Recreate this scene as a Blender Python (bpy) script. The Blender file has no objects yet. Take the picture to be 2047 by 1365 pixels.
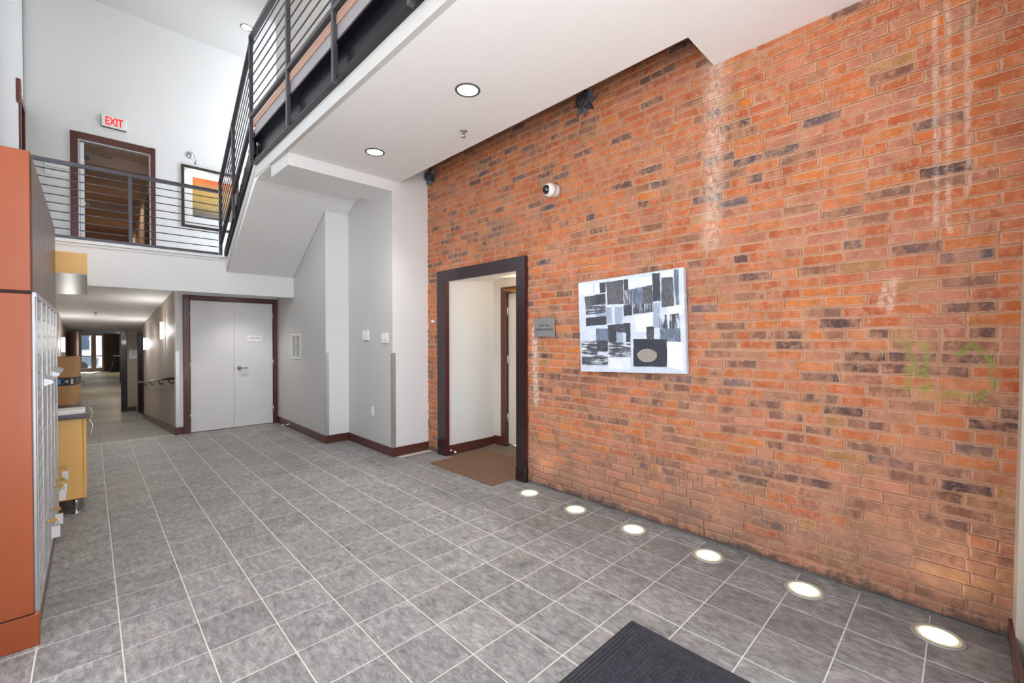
import bpy, math, random
from mathutils import Vector, Matrix
R = random.Random(7)
sc = bpy.context.scene
COL = sc.collection

# ------------------------------------------------------------------ camera, world, exposure
CAM = Vector((-3.1523, -3.1647, 1.5307))
yaw, pit, rol = math.radians(45.945), math.radians(-0.481), math.radians(-0.062)
fw = Vector((math.cos(yaw)*math.cos(pit), math.sin(yaw)*math.cos(pit), math.sin(pit)))
rt = Vector((math.sin(yaw), -math.cos(yaw), 0)); up = rt.cross(fw)
rt, up = math.cos(rol)*rt + math.sin(rol)*up, -math.sin(rol)*rt + math.cos(rol)*up
cd = bpy.data.cameras.new('camera'); cam = bpy.data.objects.new('camera', cd); COL.objects.link(cam)
cam.matrix_world = Matrix(((rt.x, up.x, -fw.x, CAM.x), (rt.y, up.y, -fw.y, CAM.y), (rt.z, up.z, -fw.z, CAM.z), (0, 0, 0, 1)))
cd.sensor_width = 36; cd.lens = 871.65/2047*36; cd.clip_start = 0.02; cd.clip_end = 200
sc.camera = cam
w = bpy.data.worlds.new('sky'); sc.world = w; w.use_nodes = True
w.node_tree.nodes['Background'].inputs[0].default_value = (0.87, 0.95, 1.05, 1)
w.node_tree.nodes['Background'].inputs[1].default_value = 1.3
vs = sc.view_settings; vs.view_transform = 'Standard'; vs.look = 'None'; vs.gamma = 1; vs.use_curve_mapping = False
vs.exposure = 1.36
sc.cycles.use_denoising = True; sc.cycles.max_bounces = 10; sc.cycles.diffuse_bounces = 7
sc.cycles.sample_clamp_indirect = 6; sc.cycles.caustics_reflective = False; sc.cycles.caustics_refractive = False


def lamp(name, kind, loc, energy, color=(1, 1, 1), to=None, size=.1, sizey=None, spot=60, blend=.6, portal=False):
    d = bpy.data.lights.new(name, kind); d.energy = energy; d.color = color
    if kind == 'AREA':
        d.size = size
        if sizey: d.shape = 'RECTANGLE'; d.size_y = sizey
        d.cycles.is_portal = portal
    else:
        d.shadow_soft_size = size
    if kind == 'SPOT': d.spot_size = math.radians(spot); d.spot_blend = blend
    o = bpy.data.objects.new(name, d); COL.objects.link(o); o.location = loc
    if to: o.rotation_euler = (Vector(to)-Vector(loc)).to_track_quat('-Z', 'Y').to_euler()
    return o


# daylight through the street windows behind the camera (portals only guide the sky's own light)
lamp('window_daylight', 'AREA', (-2.13, -3.43, 1.72), 1, to=(-2.13, 5, 1.72), size=3.0, sizey=3.2, portal=True)
lamp('window_daylight', 'AREA', (-2.7, -3.43, 4.6), 1, to=(-2.7, 5, 4.6), size=2.1, sizey=1.6, portal=True)
lamp('window_daylight', 'AREA', (-3.05, 34.7, .65), 1, to=(-3.05, 0, .65), size=1.1, sizey=2.4, portal=True)
lamp('window_daylight', 'AREA', (-3.89, -1.7, 1.75), 1, to=(0, -1.7, 1.75), size=3.2, sizey=3.3, portal=True)  # this and the next portal serve the added left windows
lamp('window_daylight', 'AREA', (-3.89, 2.15, 3.95), 1, to=(0, 2.15, 3.95), size=3.7, sizey=2.5, portal=True)
_sun = lamp('sun', 'SUN', (0, 0, 20), 9, (1, .985, .96), to=(-4, -12, 3.5)); _sun.data.angle = .01
WARM = (1, .80, .58); NEUT = (1, .96, .91)


# ------------------------------------------------------------------ materials
def lin(c):
    return tuple(((x/255+.055)/1.055)**2.4 if x/255 > .04045 else x/255/12.92 for x in c[:3])+(1,)


class NT:
    def __init__(s, name):
        s.m = bpy.data.materials.new(name); s.m.use_nodes = True; s.t = s.m.node_tree
        s.b = s.t.nodes['Principled BSDF']
        s.pos = s.n('ShaderNodeNewGeometry').outputs['Position']
    def n(s, t, **k):
        x = s.t.nodes.new(t)
        for a, b in k.items(): setattr(x, a, b)
        return x
    def put(s, i, v):
        if hasattr(v, 'node'): s.t.links.new(v, i)
        else: i.default_value = v
    def math(s, op, a, b=0., c=0.):
        x = s.n('ShaderNodeMath', operation=op)
        for i, v in zip(x.inputs, (a, b, c)): s.put(i, v)
        return x.outputs[0]
    def vm(s, op, a, b=(0, 0, 0)):
        x = s.n('ShaderNodeVectorMath', operation=op); s.put(x.inputs[0], a)
        if op == 'SCALE': s.put(x.inputs[3], b)
        else: s.put(x.inputs[1], b)
        return x.outputs['Value'] if op in ('DOT_PRODUCT', 'LENGTH') else x.outputs[0]
    def noise(s, vec, scale, detail=4, rough=.55, dist=0):
        x = s.n('ShaderNodeTexNoise'); s.put(x.inputs['Vector'], vec)
        x.inputs['Scale'].default_value = scale; x.inputs['Detail'].default_value = detail
        x.inputs['Roughness'].default_value = rough; x.inputs['Distortion'].default_value = dist
        return x.outputs[0]
    def scl(s, xyz, vec=None):
        return s.vm('MULTIPLY', s.pos if vec is None else vec, xyz)
    def mr(s, v, a, b, c=0., d=1., smooth=False):
        x = s.n('ShaderNodeMapRange', interpolation_type='SMOOTHSTEP' if smooth else 'LINEAR')
        for i, q in zip(x.inputs, (v, a, b, c, d)): s.put(i, q)
        return x.outputs[0]
    def mix(s, f, a, b, mode='MIX'):
        x = s.n('ShaderNodeMix', data_type='RGBA', blend_type=mode, clamp_result=False)
        s.put(x.inputs[0], f); s.put(x.inputs[6], a); s.put(x.inputs[7], b)
        return x.outputs[2]
    def attr(s, name='col'):
        return s.n('ShaderNodeAttribute', attribute_name=name)
    def bump(s, h, strength=.3, dist=.004):
        x = s.n('ShaderNodeBump'); s.put(x.inputs['Height'], h)
        x.inputs['Strength'].default_value = strength; x.inputs['Distance'].default_value = dist
        s.t.links.new(x.outputs[0], s.b.inputs['Normal'])
    def base(s, v): s.put(s.b.inputs['Base Color'], v)
    def set(s, **k):
        for a, v in k.items(): s.put(s.b.inputs[a.replace('_', ' ')], v)
    def seg(s, p, a, b, wd, soft):
        """mask of a stroke from a to b on the plane of the wall (X ignored)"""
        a = Vector(a); b = Vector(b); ba = b-a
        pa = s.vm('SUBTRACT', p, a)
        h = s.n('ShaderNodeClamp'); s.put(h.inputs[0], s.math('DIVIDE', s.vm('DOT_PRODUCT', pa, ba), ba.dot(ba)))
        d = s.vm('LENGTH', s.vm('SUBTRACT', pa, s.vm('SCALE', tuple(ba), h.outputs[0])))
        return s.mr(d, wd+soft, wd, 0, 1, True)


def mat(name, c, rough=.5, metal=0, var=.05, scale=6, bump=0, bscale=120, stretch=None, emit=0, spec=.5, coat=0):
    t = NT(name); c = lin(c)
    v = t.pos if not stretch else t.scl(stretch)
    n = t.noise(v, scale, 4)
    t.base(t.mix(n, tuple(x*(1-var) for x in c[:3])+(1,), tuple(min(1, x*(1+var)) for x in c[:3])+(1,)))
    t.set(Roughness=rough, Metallic=metal)
    t.b.inputs['Specular IOR Level'].default_value = spec
    if coat: t.b.inputs['Coat Weight'].default_value = coat; t.b.inputs['Coat Roughness'].default_value = .08
    if bump: t.bump(t.noise(v, bscale, 3), bump, .002)
    if emit:
        t.b.inputs['Emission Color'].default_value = c; t.b.inputs['Emission Strength'].default_value = emit
    return t.m


def wood(name, c1, c2, axis, rough=.35, coat=.3, scale=14):
    st = [1, 1, 1]; st['XYZ'.index(axis)] = .06
    t = NT(name); n = t.noise(t.scl(tuple(st)), scale*4, 6, .6, .4); n2 = t.noise(t.scl(tuple(st)), scale*.5, 3)
    t.base(t.mix(t.math('MULTIPLY', t.math('ADD', n, n2), .5), lin(c1), lin(c2)))
    t.set(Roughness=rough); t.b.inputs['Coat Weight'].default_value = coat; t.b.inputs['Coat Roughness'].default_value = .12
    t.bump(n, .06, .001)
    return t.m


def brick_mat(name, mortar):
    t = NT(name); P = t.pos
    big = t.noise(P, 1.3, 3); mid = t.noise(P, 9, 5); fine = t.noise(P, 70, 5, .65); spk = t.noise(P, 160, 3, .6)
    if mortar:
        c = t.mix(mid, lin((180, 132, 102)), lin((206, 164, 136)))
        c = t.mix(t.mr(fine, .50, .78), c, lin((164, 124, 100)))
    else:
        a = t.attr(); c = a.outputs['Color']
        g = t.n('ShaderNodeCombineXYZ'); dark = t.mr(mid, .3, .75, .74, 1.22); [t.put(i, dark) for i in g.inputs]
        c = t.mix(1., c, g.outputs[0], 'MULTIPLY')
        c = t.mix(t.mr(t.noise(t.scl((1, 1, .6)), 15, 5, .65), .45, .64, 0, .66), c, lin((192, 134, 102)))      # worn, mortar-rubbed faces
        c = t.mix(t.mr(t.noise(t.vm('ADD', P, (7.7, 1.3, 3)), 15, 4), .54, .72, 0, .5), c, lin((150, 112, 84)))   # brown burn
        c = t.mix(t.mr(spk, .62, .76, 0, .55), c, lin((104, 70, 58)))                                    # pits
        c = t.mix(t.mr(t.noise(t.vm('ADD', P, (1.7, 9.3, 4)), 55, 4, .7), .56, .72, 0, .5), c, lin((116, 76, 56)))
        ed = t.math('ADD', a.outputs['Alpha'], t.math('MULTIPLY', t.math('SUBTRACT', t.noise(P, 48, 4, .7), .5), 1.7))
        edge = t.mr(ed, .50, .15)
        c = t.mix(t.mr(t.noise(t.vm('ADD', P, (2.7, 5.3, 1)), 120, 2), .70, .80, 0, .7), c, lin((228, 190, 140)))  # pale grits
        c = t.mix(t.mr(t.noise(t.vm('ADD', P, (4.1, 2.7, 9)), 24, 5, .7), .54, .74, 0, .6), c, lin((212, 166, 138)))  # mortar smear
    if not mortar: c = t.mix(t.math('MULTIPLY', edge, .8), c, t.mix(mid, lin((190, 142, 110)), lin((210, 168, 140))))
    # pale dusty bloom, heavier low down
    z = t.n('ShaderNodeSeparateXYZ'); t.put(z.inputs[0], P); Z = z.outputs[2]
    bloom = t.math('MULTIPLY', t.mr(t.noise(P, 3.2, 5, .6), .42, .75), t.mr(Z, .2, 1.5, .62, .26))
    c = t.mix(bloom, c, lin((200, 138, 108)))
    damp = t.math('MULTIPLY', t.mr(Z, .75, .1, 0, .5, True), t.mr(t.noise(P, 2.2, 4), .35, .6))
    c = t.mix(damp, c, lin((152, 120, 102)))
    # old plaster streaks and scratches
    wob = t.vm('MULTIPLY', t.vm('SUBTRACT', t.n('ShaderNodeTexNoise').outputs[1], (.5, .5, .5)), (0, .03, .03))
    Q = t.vm('MULTIPLY', t.vm('ADD', P, wob), (0, 1, 1))
    rag = t.mr(t.noise(P, 30, 5, .7), .35, .6)
    m = None
    for a_, b_, wd, so, st in (((0, -1.89, 3.55), (0, -1.86, 2.25), .0, .13, .62), ((0, -.05, 1.62), (0, -.09, .85), .012, .05, .75),
                               ((0, -2.86, 1.85), (0, -2.83, 1.72), .006, .02, .6), ((0, -2.89, 1.86), (0, -2.87, 1.70), .005, .02, .6),
                               ((0, -3.05, 3.3), (0, -3.06, 2.15), .006, .012, .45), ((0, -3.10, 3.4), (0, -3.11, 2.1), .006, .012, .45),
                               ((0, -3.17, 3.5), (0, -3.18, 2.3), .006, .012, .35)):
        k = t.math('MULTIPLY', t.seg(Q, a_, b_, wd, so), st)
        m = k if m is None else t.math('MAXIMUM', m, k)
    c = t.mix(t.math('MULTIPLY', m, rag), c, lin((222, 200, 184)))
    # faded green spray marks
    m = None
    for a_, b_ in (((0, -2.925, 1.50), (0, -2.95, 1.50)), ((0, -2.945, 1.485), (0, -3.02, 1.235)), ((0, -2.955, 1.36), (0, -2.95, 1.235)), ((0, -3.018, 1.49), (0, -3.03, 1.25)),
                   ((0, -3.15, 1.44), (0, -3.20, 1.49)), ((0, -3.20, 1.49), (0, -3.265, 1.42)), ((0, -3.265, 1.42), (0, -3.28, 1.29)),
                   ((0, -3.28, 1.29), (0, -3.22, 1.215)), ((0, -3.22, 1.215), (0, -3.10, 1.235))):
        k = t.seg(Q, a_, b_, .007, .014)
        m = k if m is None else t.math('MAXIMUM', m, k)
    c = t.mix(t.math('MULTIPLY', m, t.mr(t.noise(P, 22, 4), .32, .62, 0, .62)), c, lin((124, 150, 50)))
    # black grime along the foot of the wall
    gr = t.math('ADD', Z, t.mr(t.noise(P, 14, 4), .3, .7, -.05, .06))
    c = t.mix(t.mr(gr, .02, .085, .72, 0, True), c, lin((74, 70, 68)))
    t.base(c); t.set(Roughness=.82)
    t.b.inputs['Specular IOR Level'].default_value = .35
    h = t.math('ADD', t.math('MULTIPLY', fine, .6), t.math('ADD', mid, t.math('MULTIPLY', spk, .3)))
    t.bump(h, .55, .006)
    return t.m


def tile_mat(name, tint):
    t = NT(name); a = t.attr()
    off = t.vm('MULTIPLY', a.outputs['Vector'], (0, 37, 0))
    p = t.vm('ADD', t.pos, off)
    st = t.noise(t.vm('MULTIPLY', p, (1, .38, 1)), 34, 8, .72, .5)
    md = t.noise(p, 7, 4, .55); fi = t.noise(p, 90, 3)
    v = t.math('ADD', t.math('MULTIPLY', st, .62), t.math('MULTIPLY', md, .38))
    s = t.n('ShaderNodeSeparateColor'); t.put(s.inputs[0], a.outputs['Color'])
    rg = t.math('ABSOLUTE', t.math('SUBTRACT', t.noise(t.vm('MULTIPLY', p, (1, .45, 1)), 16, 9, .72, .6), .5))
    c = t.mix(t.mr(v, .36, .66), lin((100, 98, 97)), lin((184, 182, 179)))
    c = t.mix(t.math('MULTIPLY', t.mr(rg, .045, .0), t.mr(md, .4, .6, .1, .75)), c, lin((92, 91, 90)))
    c = t.mix(t.math('MULTIPLY', t.mr(md, .5, .7), t.mr(s.outputs[0], .3, 1., 0, .5)), c, lin((166, 146, 138)))
    c = t.mix(t.mr(fi, .55, .75, 0, .35), c, lin((116, 113, 110)))
    g = t.n('ShaderNodeCombineXYZ'); [t.put(i, t.mr(s.outputs[2], 0, 1, .88*tint, 1.08*tint)) for i in g.inputs]
    t.base(t.mix(1., c, g.outputs[0], 'MULTIPLY'))
    t.set(Roughness=t.mr(v, .3, .7, .42, .58))
    t.bump(t.math('ADD', st, t.math('MULTIPLY', fi, .3)), .18, .003)
    return t.m


MT = dict(
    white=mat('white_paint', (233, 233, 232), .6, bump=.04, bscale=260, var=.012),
    grey=mat('grey_side_tone', (198, 196, 193), .55, bump=.04, bscale=260, var=.015),  # darker tone for side faces; on fascia, beam and stair edge it paints shade
    ceil=mat('ceiling_paint', (240, 240, 240), .7, var=.01),
    reveal=mat('reveal_plaster', (206, 194, 178), .7, var=.03),
    upceil=mat('upper_ceiling_paint', (206, 205, 202), .7, var=.01),
    taupe=mat('taupe_paint', (178, 168, 158), .6, var=.02),
    mahog=wood('mahogany_trim', (70, 30, 26), (104, 52, 42), 'Z', .35, .25),
    mahogy=wood('mahogany_base', (70, 36, 31), (98, 53, 44), 'Y', .35, .25),
    mahogx=wood('mahogany_base_x', (76, 40, 34), (102, 56, 46), 'X', .35, .25),
    plum=mat('plum_paint', (40, 24, 29), .32, var=.12, scale=30, bump=.1, coat=.2),
    red=mat('old_red_paint', (88, 28, 28), .45, var=.2, scale=40),
    cherry=wood('cherry_veneer', (128, 54, 18), (158, 76, 30), 'Z', .3, .4, 9),
    brownlam=wood('brown_laminate', (104, 80, 70), (122, 96, 86), 'Z', .34, .0, 18),
    maple=wood('maple_veneer', (234, 176, 96), (246, 200, 122), 'X', .4, .15, 8),
    maplez=wood('maple_veneer_z', (234, 176, 96), (246, 200, 122), 'Z', .4, .15, 8),
    steel=mat('brushed_steel', (190, 190, 190), .32, 1, var=.1, scale=30, stretch=(30, 1, 30)),
    alu=mat('satin_aluminium', (206, 207, 210), .36, .8, var=.04),
    aludoor=mat('aluminium_door', (214, 215, 218), .4, .55, var=.04, scale=20),
    dark=mat('dark_gap', (34, 33, 34), .8),
    chrome=mat('chrome', (205, 205, 206), .15, 1, var=.02),
    railm=mat('rail_steel', (88, 86, 92), .38, .55, var=.12, scale=30),
    blackst=mat('black_steel', (16, 15, 22), .26, 0, var=.3, scale=6, coat=.12, spec=.35),
    plate=mat('grey_plate', (150, 146, 150), .22, .2, var=.1, scale=5, coat=.3),
    curb=wood('curb_wood', (150, 112, 96), (178, 142, 124), 'Y', .4, .2),
    doorp=mat('door_paint', (226, 226, 226), .5, var=.03, scale=3),
    offwhite=mat('off_white_plastic', (232, 231, 228), .4, var=.01),
    paper=mat('paper', (244, 244, 242), .7, var=.01),
    ink=mat('ink', (70, 70, 74), .7),
    concrete=mat('worn_concrete', (112, 100, 84), .6, var=.35, scale=12, bump=.2),
    cream=mat('cream_paint', (216, 208, 194), .6, var=.02),
    ironm=mat('cast_iron', (84, 84, 92), .5, .4, var=.35, scale=40, bump=.3),
    cap=mat('counter_laminate', (92, 90, 92), .4, var=.1, scale=60),
    board=mat('cardboard', (198, 152, 100), .75, var=.06, scale=14),
    tape=mat('dark_tape', (58, 56, 62), .3, var=.1),
    tapeblue=mat('tape_blue', (96, 168, 205), .4), tapewhite=mat('tape_white', (214, 206, 200), .5),
    brass=mat('brass', (205, 160, 80), .3, .9, var=.08),
    tagw=mat('paper_tag', (226, 226, 224), .6, var=.05, scale=60),
    rubber=mat('black_rubber', (22, 22, 23), .6),
    glassd=mat('dark_dome', (18, 18, 22), .05, var=.1, coat=1),
    exitred=mat('exit_red', (232, 44, 40), .4, emit=.55),
    exitw=mat('exit_white', (238, 238, 236), .4, var=.01),
    alarm=mat('alarm_brown', (128, 70, 58), .5, var=.1),
    lens=mat('lamp_lens', (255, 252, 244), .4, emit=5), lensw=mat('lamp_lens_warm', (255, 240, 214), .4, emit=4.5),
    lenss=mat('sconce_glass', (255, 250, 240), .4, emit=.9), lensf=mat('floor_lens', (255, 250, 232), .4, emit=.5), lensrim=mat('floor_lens_rim', (206, 196, 160), .4, emit=.13),
    ring=mat('lamp_ring', (84, 82, 78), .5, .3), ringf=mat('floor_ring', (176, 176, 170), .45, .3, var=.1),
    baffle=mat('lamp_baffle', (240, 238, 232), .35),
    plank=mat('plank_floor', (152, 153, 140), .45, var=.14, scale=9, stretch=(.5, 3, 1)), plank2=mat('plank_floor_grey', (145, 146, 134), .48, var=.14, scale=9, stretch=(.5, 3, 1)), plank3=mat('plank_floor_pale', (160, 160, 147), .45, var=.12, scale=9, stretch=(.5, 3, 1)),
    darkbrown=mat('dark_brown_panel', (58, 42, 32), .4, var=.4, scale=3),
    warmwall=mat('warm_wall', (200, 182, 168), .6, var=.03),
    aside=mat('asphalt', (140, 140, 140), .9, var=.15), pave=mat('pavement', (232, 230, 226), .9, var=.08),
    facade=mat('street_facade', (190, 186, 180), .8, var=.1), fglass=mat('street_glass', (60, 80, 96), .15, var=.3),
    car_a=mat('blue_car_paint', (84, 100, 114), .25, .2, coat=.8), car_b=mat('silver_car_paint', (188, 192, 198), .25, .3, coat=.8),
    tyre=mat('tyre', (26, 26, 28), .8), signal=mat('tail_lamp', (170, 40, 30), .3),
    frame2=mat('bronze_frame', (140, 118, 106), .4, .2), grime=mat('grey_sealant', (96, 93, 90), .8, var=.3, scale=25),
)
t = NT('window_glass')
_tr = t.n('ShaderNodeBsdfTransparent'); _gl = t.n('ShaderNodeBsdfGlossy'); _gl.inputs['Roughness'].default_value = .02
_mx = t.n('ShaderNodeMixShader'); _mx.inputs[0].default_value = .05; t.t.links.new(_tr.outputs[0], _mx.inputs[1]); t.t.links.new(_gl.outputs[0], _mx.inputs[2])
t.t.links.new(_mx.outputs[0], t.t.nodes['Material Output'].inputs['Surface']); MT['glass'] = t.m
MT['brick'] = brick_mat('brick', False); MT['mortar'] = brick_mat('mortar', True)
MT['tile'] = tile_mat('slate_tile', .90); MT['grout'] = mat('grout', (204, 199, 193), .8, var=.12, scale=30)
MT['groutd'] = mat('dark_grout', (150, 142, 134), .8, var=.2, scale=9)


# ------------------------------------------------------------------ mesh builder
W = {}


class MB:
    def __init__(s): s.v = []; s.f = []; s.m = []; s.c = []; s.cur = None; s.sm = []
    def add(s, vs, fs, mi=0, smooth=False):
        n = len(s.v); s.v += [tuple(x) for x in vs]; s.f += [tuple(i+n for i in q) for q in fs]
        s.m += [mi]*len(fs); s.sm += [smooth]*len(fs); s.c += [s.cur or (1, 1, 1, 1)]*len(vs); return s
    def box(s, x0, x1, y0, y1, z0, z1, mi=0):
        x0, x1 = min(x0, x1), max(x0, x1); y0, y1 = min(y0, y1), max(y0, y1); z0, z1 = min(z0, z1), max(z0, z1)
        return s.hexa([(x0, y0, z0), (x1, y0, z0), (x1, y1, z0), (x0, y1, z0), (x0, y0, z1), (x1, y0, z1), (x1, y1, z1), (x0, y1, z1)], mi)
    def hexa(s, p, mi=0):
        return s.add(p, [(3, 2, 1, 0), (4, 5, 6, 7), (0, 1, 5, 4), (1, 2, 6, 5), (2, 3, 7, 6), (3, 0, 4, 7)], mi)
    def cbox(s, x0, x1, y0, y1, z0, z1, b=.004, mi=0):
        x0, x1 = min(x0, x1), max(x0, x1); y0, y1 = min(y0, y1), max(y0, y1); z0, z1 = min(z0, z1), max(z0, z1)
        b = min(b, (x1-x0)*.45, (y1-y0)*.45, (z1-z0)*.45)
        L = ((x0, x1), (y0, y1), (z0, z1)); vs = []; ix = {}
        for i in range(8):
            k = (i & 1, i >> 1 & 1, i >> 2 & 1)
            for ax in range(3):
                p = [L[a][k[a]] + (0 if a == ax else (b if k[a] == 0 else -b)) for a in range(3)]
                ix[k, ax] = len(vs); vs.append(p)
        fs = []
        for ax in range(3):
            u, w_ = (ax+1) % 3, (ax+2) % 3
            for sd in (0, 1):
                q = []
                for a, c in ((0, 0), (1, 0), (1, 1), (0, 1)):
                    k = [0, 0, 0]; k[ax] = sd; k[u] = a; k[w_] = c; q.append(ix[tuple(k), ax])
                fs.append(tuple(q if sd else q[::-1]))
            for a in (0, 1):
                for c in (0, 1):
                    k0 = [0, 0, 0]; k0[u] = a; k0[w_] = c; k1 = list(k0); k1[ax] = 1
                    q = (ix[tuple(k0), u], ix[tuple(k1), u], ix[tuple(k1), w_], ix[tuple(k0), w_])
                    fs.append(q if a != c else q[::-1])
        for i in range(8):
            k = (i & 1, i >> 1 & 1, i >> 2 & 1); q = (ix[k, 0], ix[k, 1], ix[k, 2])
            fs.append(q if sum(k) % 2 else q[::-1])
        return s.add(vs, fs, mi)
    def prism(s, poly, ext, mi=0):
        n = len(poly); e = Vector(ext); a = [Vector(p) for p in poly]
        return s.add(a+[p+e for p in a], [tuple(range(n))[::-1], tuple(range(n, 2*n))]+[(i, (i+1) % n, n+(i+1) % n, n+i) for i in range(n)], mi)
    def lathe(s, c, ax, prof, n=24, mi=0, smooth=True):
        a = Vector(ax).normalized(); u = a.orthogonal().normalized(); v = a.cross(u); c = Vector(c)
        vs = []; fs = []
        for r, h in prof:
            for i in range(n):
                g = 2*math.pi*i/n; vs.append(c+a*h+(u*math.cos(g)+v*math.sin(g))*r)
        for k in range(len(prof)-1):
            for i in range(n):
                j = (i+1) % n; fs.append((k*n+i, k*n+j, k*n+n+j, k*n+n+i))
        s.add(vs, fs, mi, smooth)
        q = len(s.v)-len(vs)
        for k, fl in ((0, 1), (len(prof)-1, 0)):
            if prof[k][0] > 1e-6:
                f = tuple(q+k*n+i for i in range(n)); s.f.append(f[::-1] if fl else f); s.m.append(mi); s.sm.append(False)
        return s
    def cyl(s, p0, p1, r, r1=None, n=12, mi=0):
        d = Vector(p1)-Vector(p0); return s.lathe(p0, d, [(r, 0), (r if r1 is None else r1, d.length)], n, mi)
    def tube(s, pts, r, n=8, mi=0):
        P = [Vector(p) for p in pts]; vs = []; fs = []; u = None
        for i, p in enumerate(P):
            d = (P[min(i+1, len(P)-1)]-P[max(i-1, 0)]).normalized()
            u = d.orthogonal().normalized() if u is None else (u-d*u.dot(d)).normalized()
            v = d.cross(u)
            for k in range(n):
                g = 2*math.pi*k/n; vs.append(p+(u*math.cos(g)+v*math.sin(g))*r)
        for i in range(len(P)-1):
            for k in range(n):
                j = (k+1) % n; fs.append((i*n+k, i*n+j, i*n+n+j, i*n+n+k))
        fs += [tuple(range(n))[::-1], tuple((len(P)-1)*n+k for k in range(n))]
        return s.add(vs, fs, mi, True)
    def bar(s, p0, p1, wx, wz, mi=0):
        """rectangular bar between two points; wx across (horizontal), wz vertical"""
        p0, p1 = Vector(p0), Vector(p1); d = (p1-p0).normalized()
        h = Vector((0, 0, 1)).cross(d).normalized()*(wx/2); v = Vector((0, 0, wz/2)) if abs(d.z) < .99 else Vector((wz/2, 0, 0))
        if abs(d.z) >= .99: h = Vector((0, wx/2, 0))
        return s.hexa([p0-h-v, p1-h-v, p1+h-v, p0+h-v, p0-h+v, p1-h+v, p1+h+v, p0+h+v], mi)
    def build(s, name, mats, parent=None, origin=None, label=None, cat=None, group=None, kind=None):
        if not isinstance(mats, (list, tuple)): mats = [mats]
        xs = list(zip(*s.v))
        if origin is None:
            origin = Vector(((min(xs[0])+max(xs[0]))/2, (min(xs[1])+max(xs[1]))/2, min(xs[2]) if parent is None else (min(xs[2])+max(xs[2]))/2))
        origin = Vector(origin)
        me = bpy.data.meshes.new(name)
        me.from_pydata([(a-origin.x, b-origin.y, c-origin.z) for a, b, c in s.v], [], s.f)
        for m in mats: me.materials.append(MT[m] if isinstance(m, str) else m)
        me.polygons.foreach_set('material_index', s.m); me.polygons.foreach_set('use_smooth', s.sm)
        if s.cur:
            ca = me.color_attributes.new('col', 'FLOAT_COLOR', 'POINT'); ca.data.foreach_set('color', [x for c in s.c for x in c])
        o = bpy.data.objects.new(name, me); COL.objects.link(o); W[o.name] = origin
        if parent: o.parent = parent; o.location = origin-W[parent.name]
        else: o.location = origin
        tag(o, label, cat, group, kind)
        return o


def tag(o, label=None, cat=None, group=None, kind=None):
    for k, v in (('label', label), ('category', cat), ('group', group), ('kind', kind)):
        if v: o[k] = v
    return o


def thing(name, loc, label, cat, group=None, kind=None):
    o = bpy.data.objects.new(name, None); COL.objects.link(o); o.location = loc; o.empty_display_size = .05; W[o.name] = Vector(loc)
    return tag(o, label, cat, group, kind)


def struct(name, mb, m, label, parent=None, cat=None):
    return mb.build(name, m, parent, label=label, kind='structure' if parent is None else None, cat=cat)


def lettering(name, text, size, org, xdir, ydir, m, parent, bold=0, sx=1., align='CENTER'):
    cu = bpy.data.curves.new('text', 'FONT'); cu.body = text; cu.size = size; cu.extrude = .0006; cu.offset = bold
    cu.align_x = align; cu.align_y = 'CENTER'; cu.resolution_u = 3
    tmp = bpy.data.objects.new('text', cu); COL.objects.link(tmp)
    bpy.context.view_layer.update()
    me = bpy.data.meshes.new_from_object(tmp.evaluated_get(bpy.context.evaluated_depsgraph_get()))
    bpy.data.objects.remove(tmp)
    x = Vector(xdir).normalized(); y = Vector(ydir).normalized(); z = x.cross(y); o = Vector(org)
    mb = MB()
    mb.add([o+x*v.co.x*sx+y*v.co.y+z*v.co.z for v in me.vertices], [tuple(p.vertices) for p in me.polygons])
    return mb.build(name, m, parent)


# ------------------------------------------------------------------ room shell
T = .3048; XW = .175


def tile_mesh(mb, x0, x1, y0, y1, z0f=lambda y: 0., g=.0035, b=.0025):
    mb.cur = (R.random(), R.random(), R.random(), 1)
    x0 += g; x1 -= g; y0 += g; y1 -= g
    h = R.uniform(-.0006, .0006)
    o = [(x0, y0), (x1, y0), (x1, y1), (x0, y1)]; i = [(x0+b, y0+b), (x1-b, y0+b), (x1-b, y1-b), (x0+b, y1-b)]
    vs = [(x, y, z0f(y)-.008) for x, y in o]+[(x, y, z0f(y)-.0018+h) for x, y in o]+[(x, y, z0f(y)+h) for x, y in i]
    mb.add(vs, [(0, 1, 5, 4), (1, 2, 6, 5), (2, 3, 7, 6), (3, 0, 4, 7), (4, 5, 9, 8), (5, 6, 10, 9), (6, 7, 11, 10), (7, 4, 8, 11), (8, 9, 10, 11)])


floor = struct('floor', MB().box(-3.9, XW+.25, -3.45, 5.55, -.12, -.0028).box(-3.62, -2.0, 5.55, 5.6, -.12, -.004), 'grout', 'lobby floor of grey slate look tiles with pale grout')
tiles = []
for j in range(-1, 13):
    for i in range(-18, 12):
        x1 = -j*T; x0 = x1-T; y1 = -i*T; y0 = y1-T
        if j == -1: x0, x1 = 0., XW+.02
        x0 = max(x0, -3.87); y0 = max(y0, -3.37); y1 = min(y1, 5.53)
        if y1-y0 < .03 or x1-x0 < .03: continue
        cx, cy = (x0+x1)/2, (y0+y1)/2
        if cx > -.36 and cy > 1.95 or cx > -.7 and cy > 3.26: continue
        d = Vector((cx, cy, 0))-CAM; dep = d.dot(fw)
        vis = dep > .3 and abs(d.dot(rt)/dep) < 1.25 and -d.dot(up)/dep < .86 and not (cx < -3.36 and cy > 0)
        tiles.append((not vis, d.length, x0, x1, y0, y1))
tiles.sort(); rest = MB()
for k, (nv, d, x0, x1, y0, y1) in enumerate(tiles):
    if k < 300 and not nv:
        mb = MB(); tile_mesh(mb, x0, x1, y0, y1); mb.build('tile', 'tile', floor)
    else: tile_mesh(rest, x0, x1, y0, y1)
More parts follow.
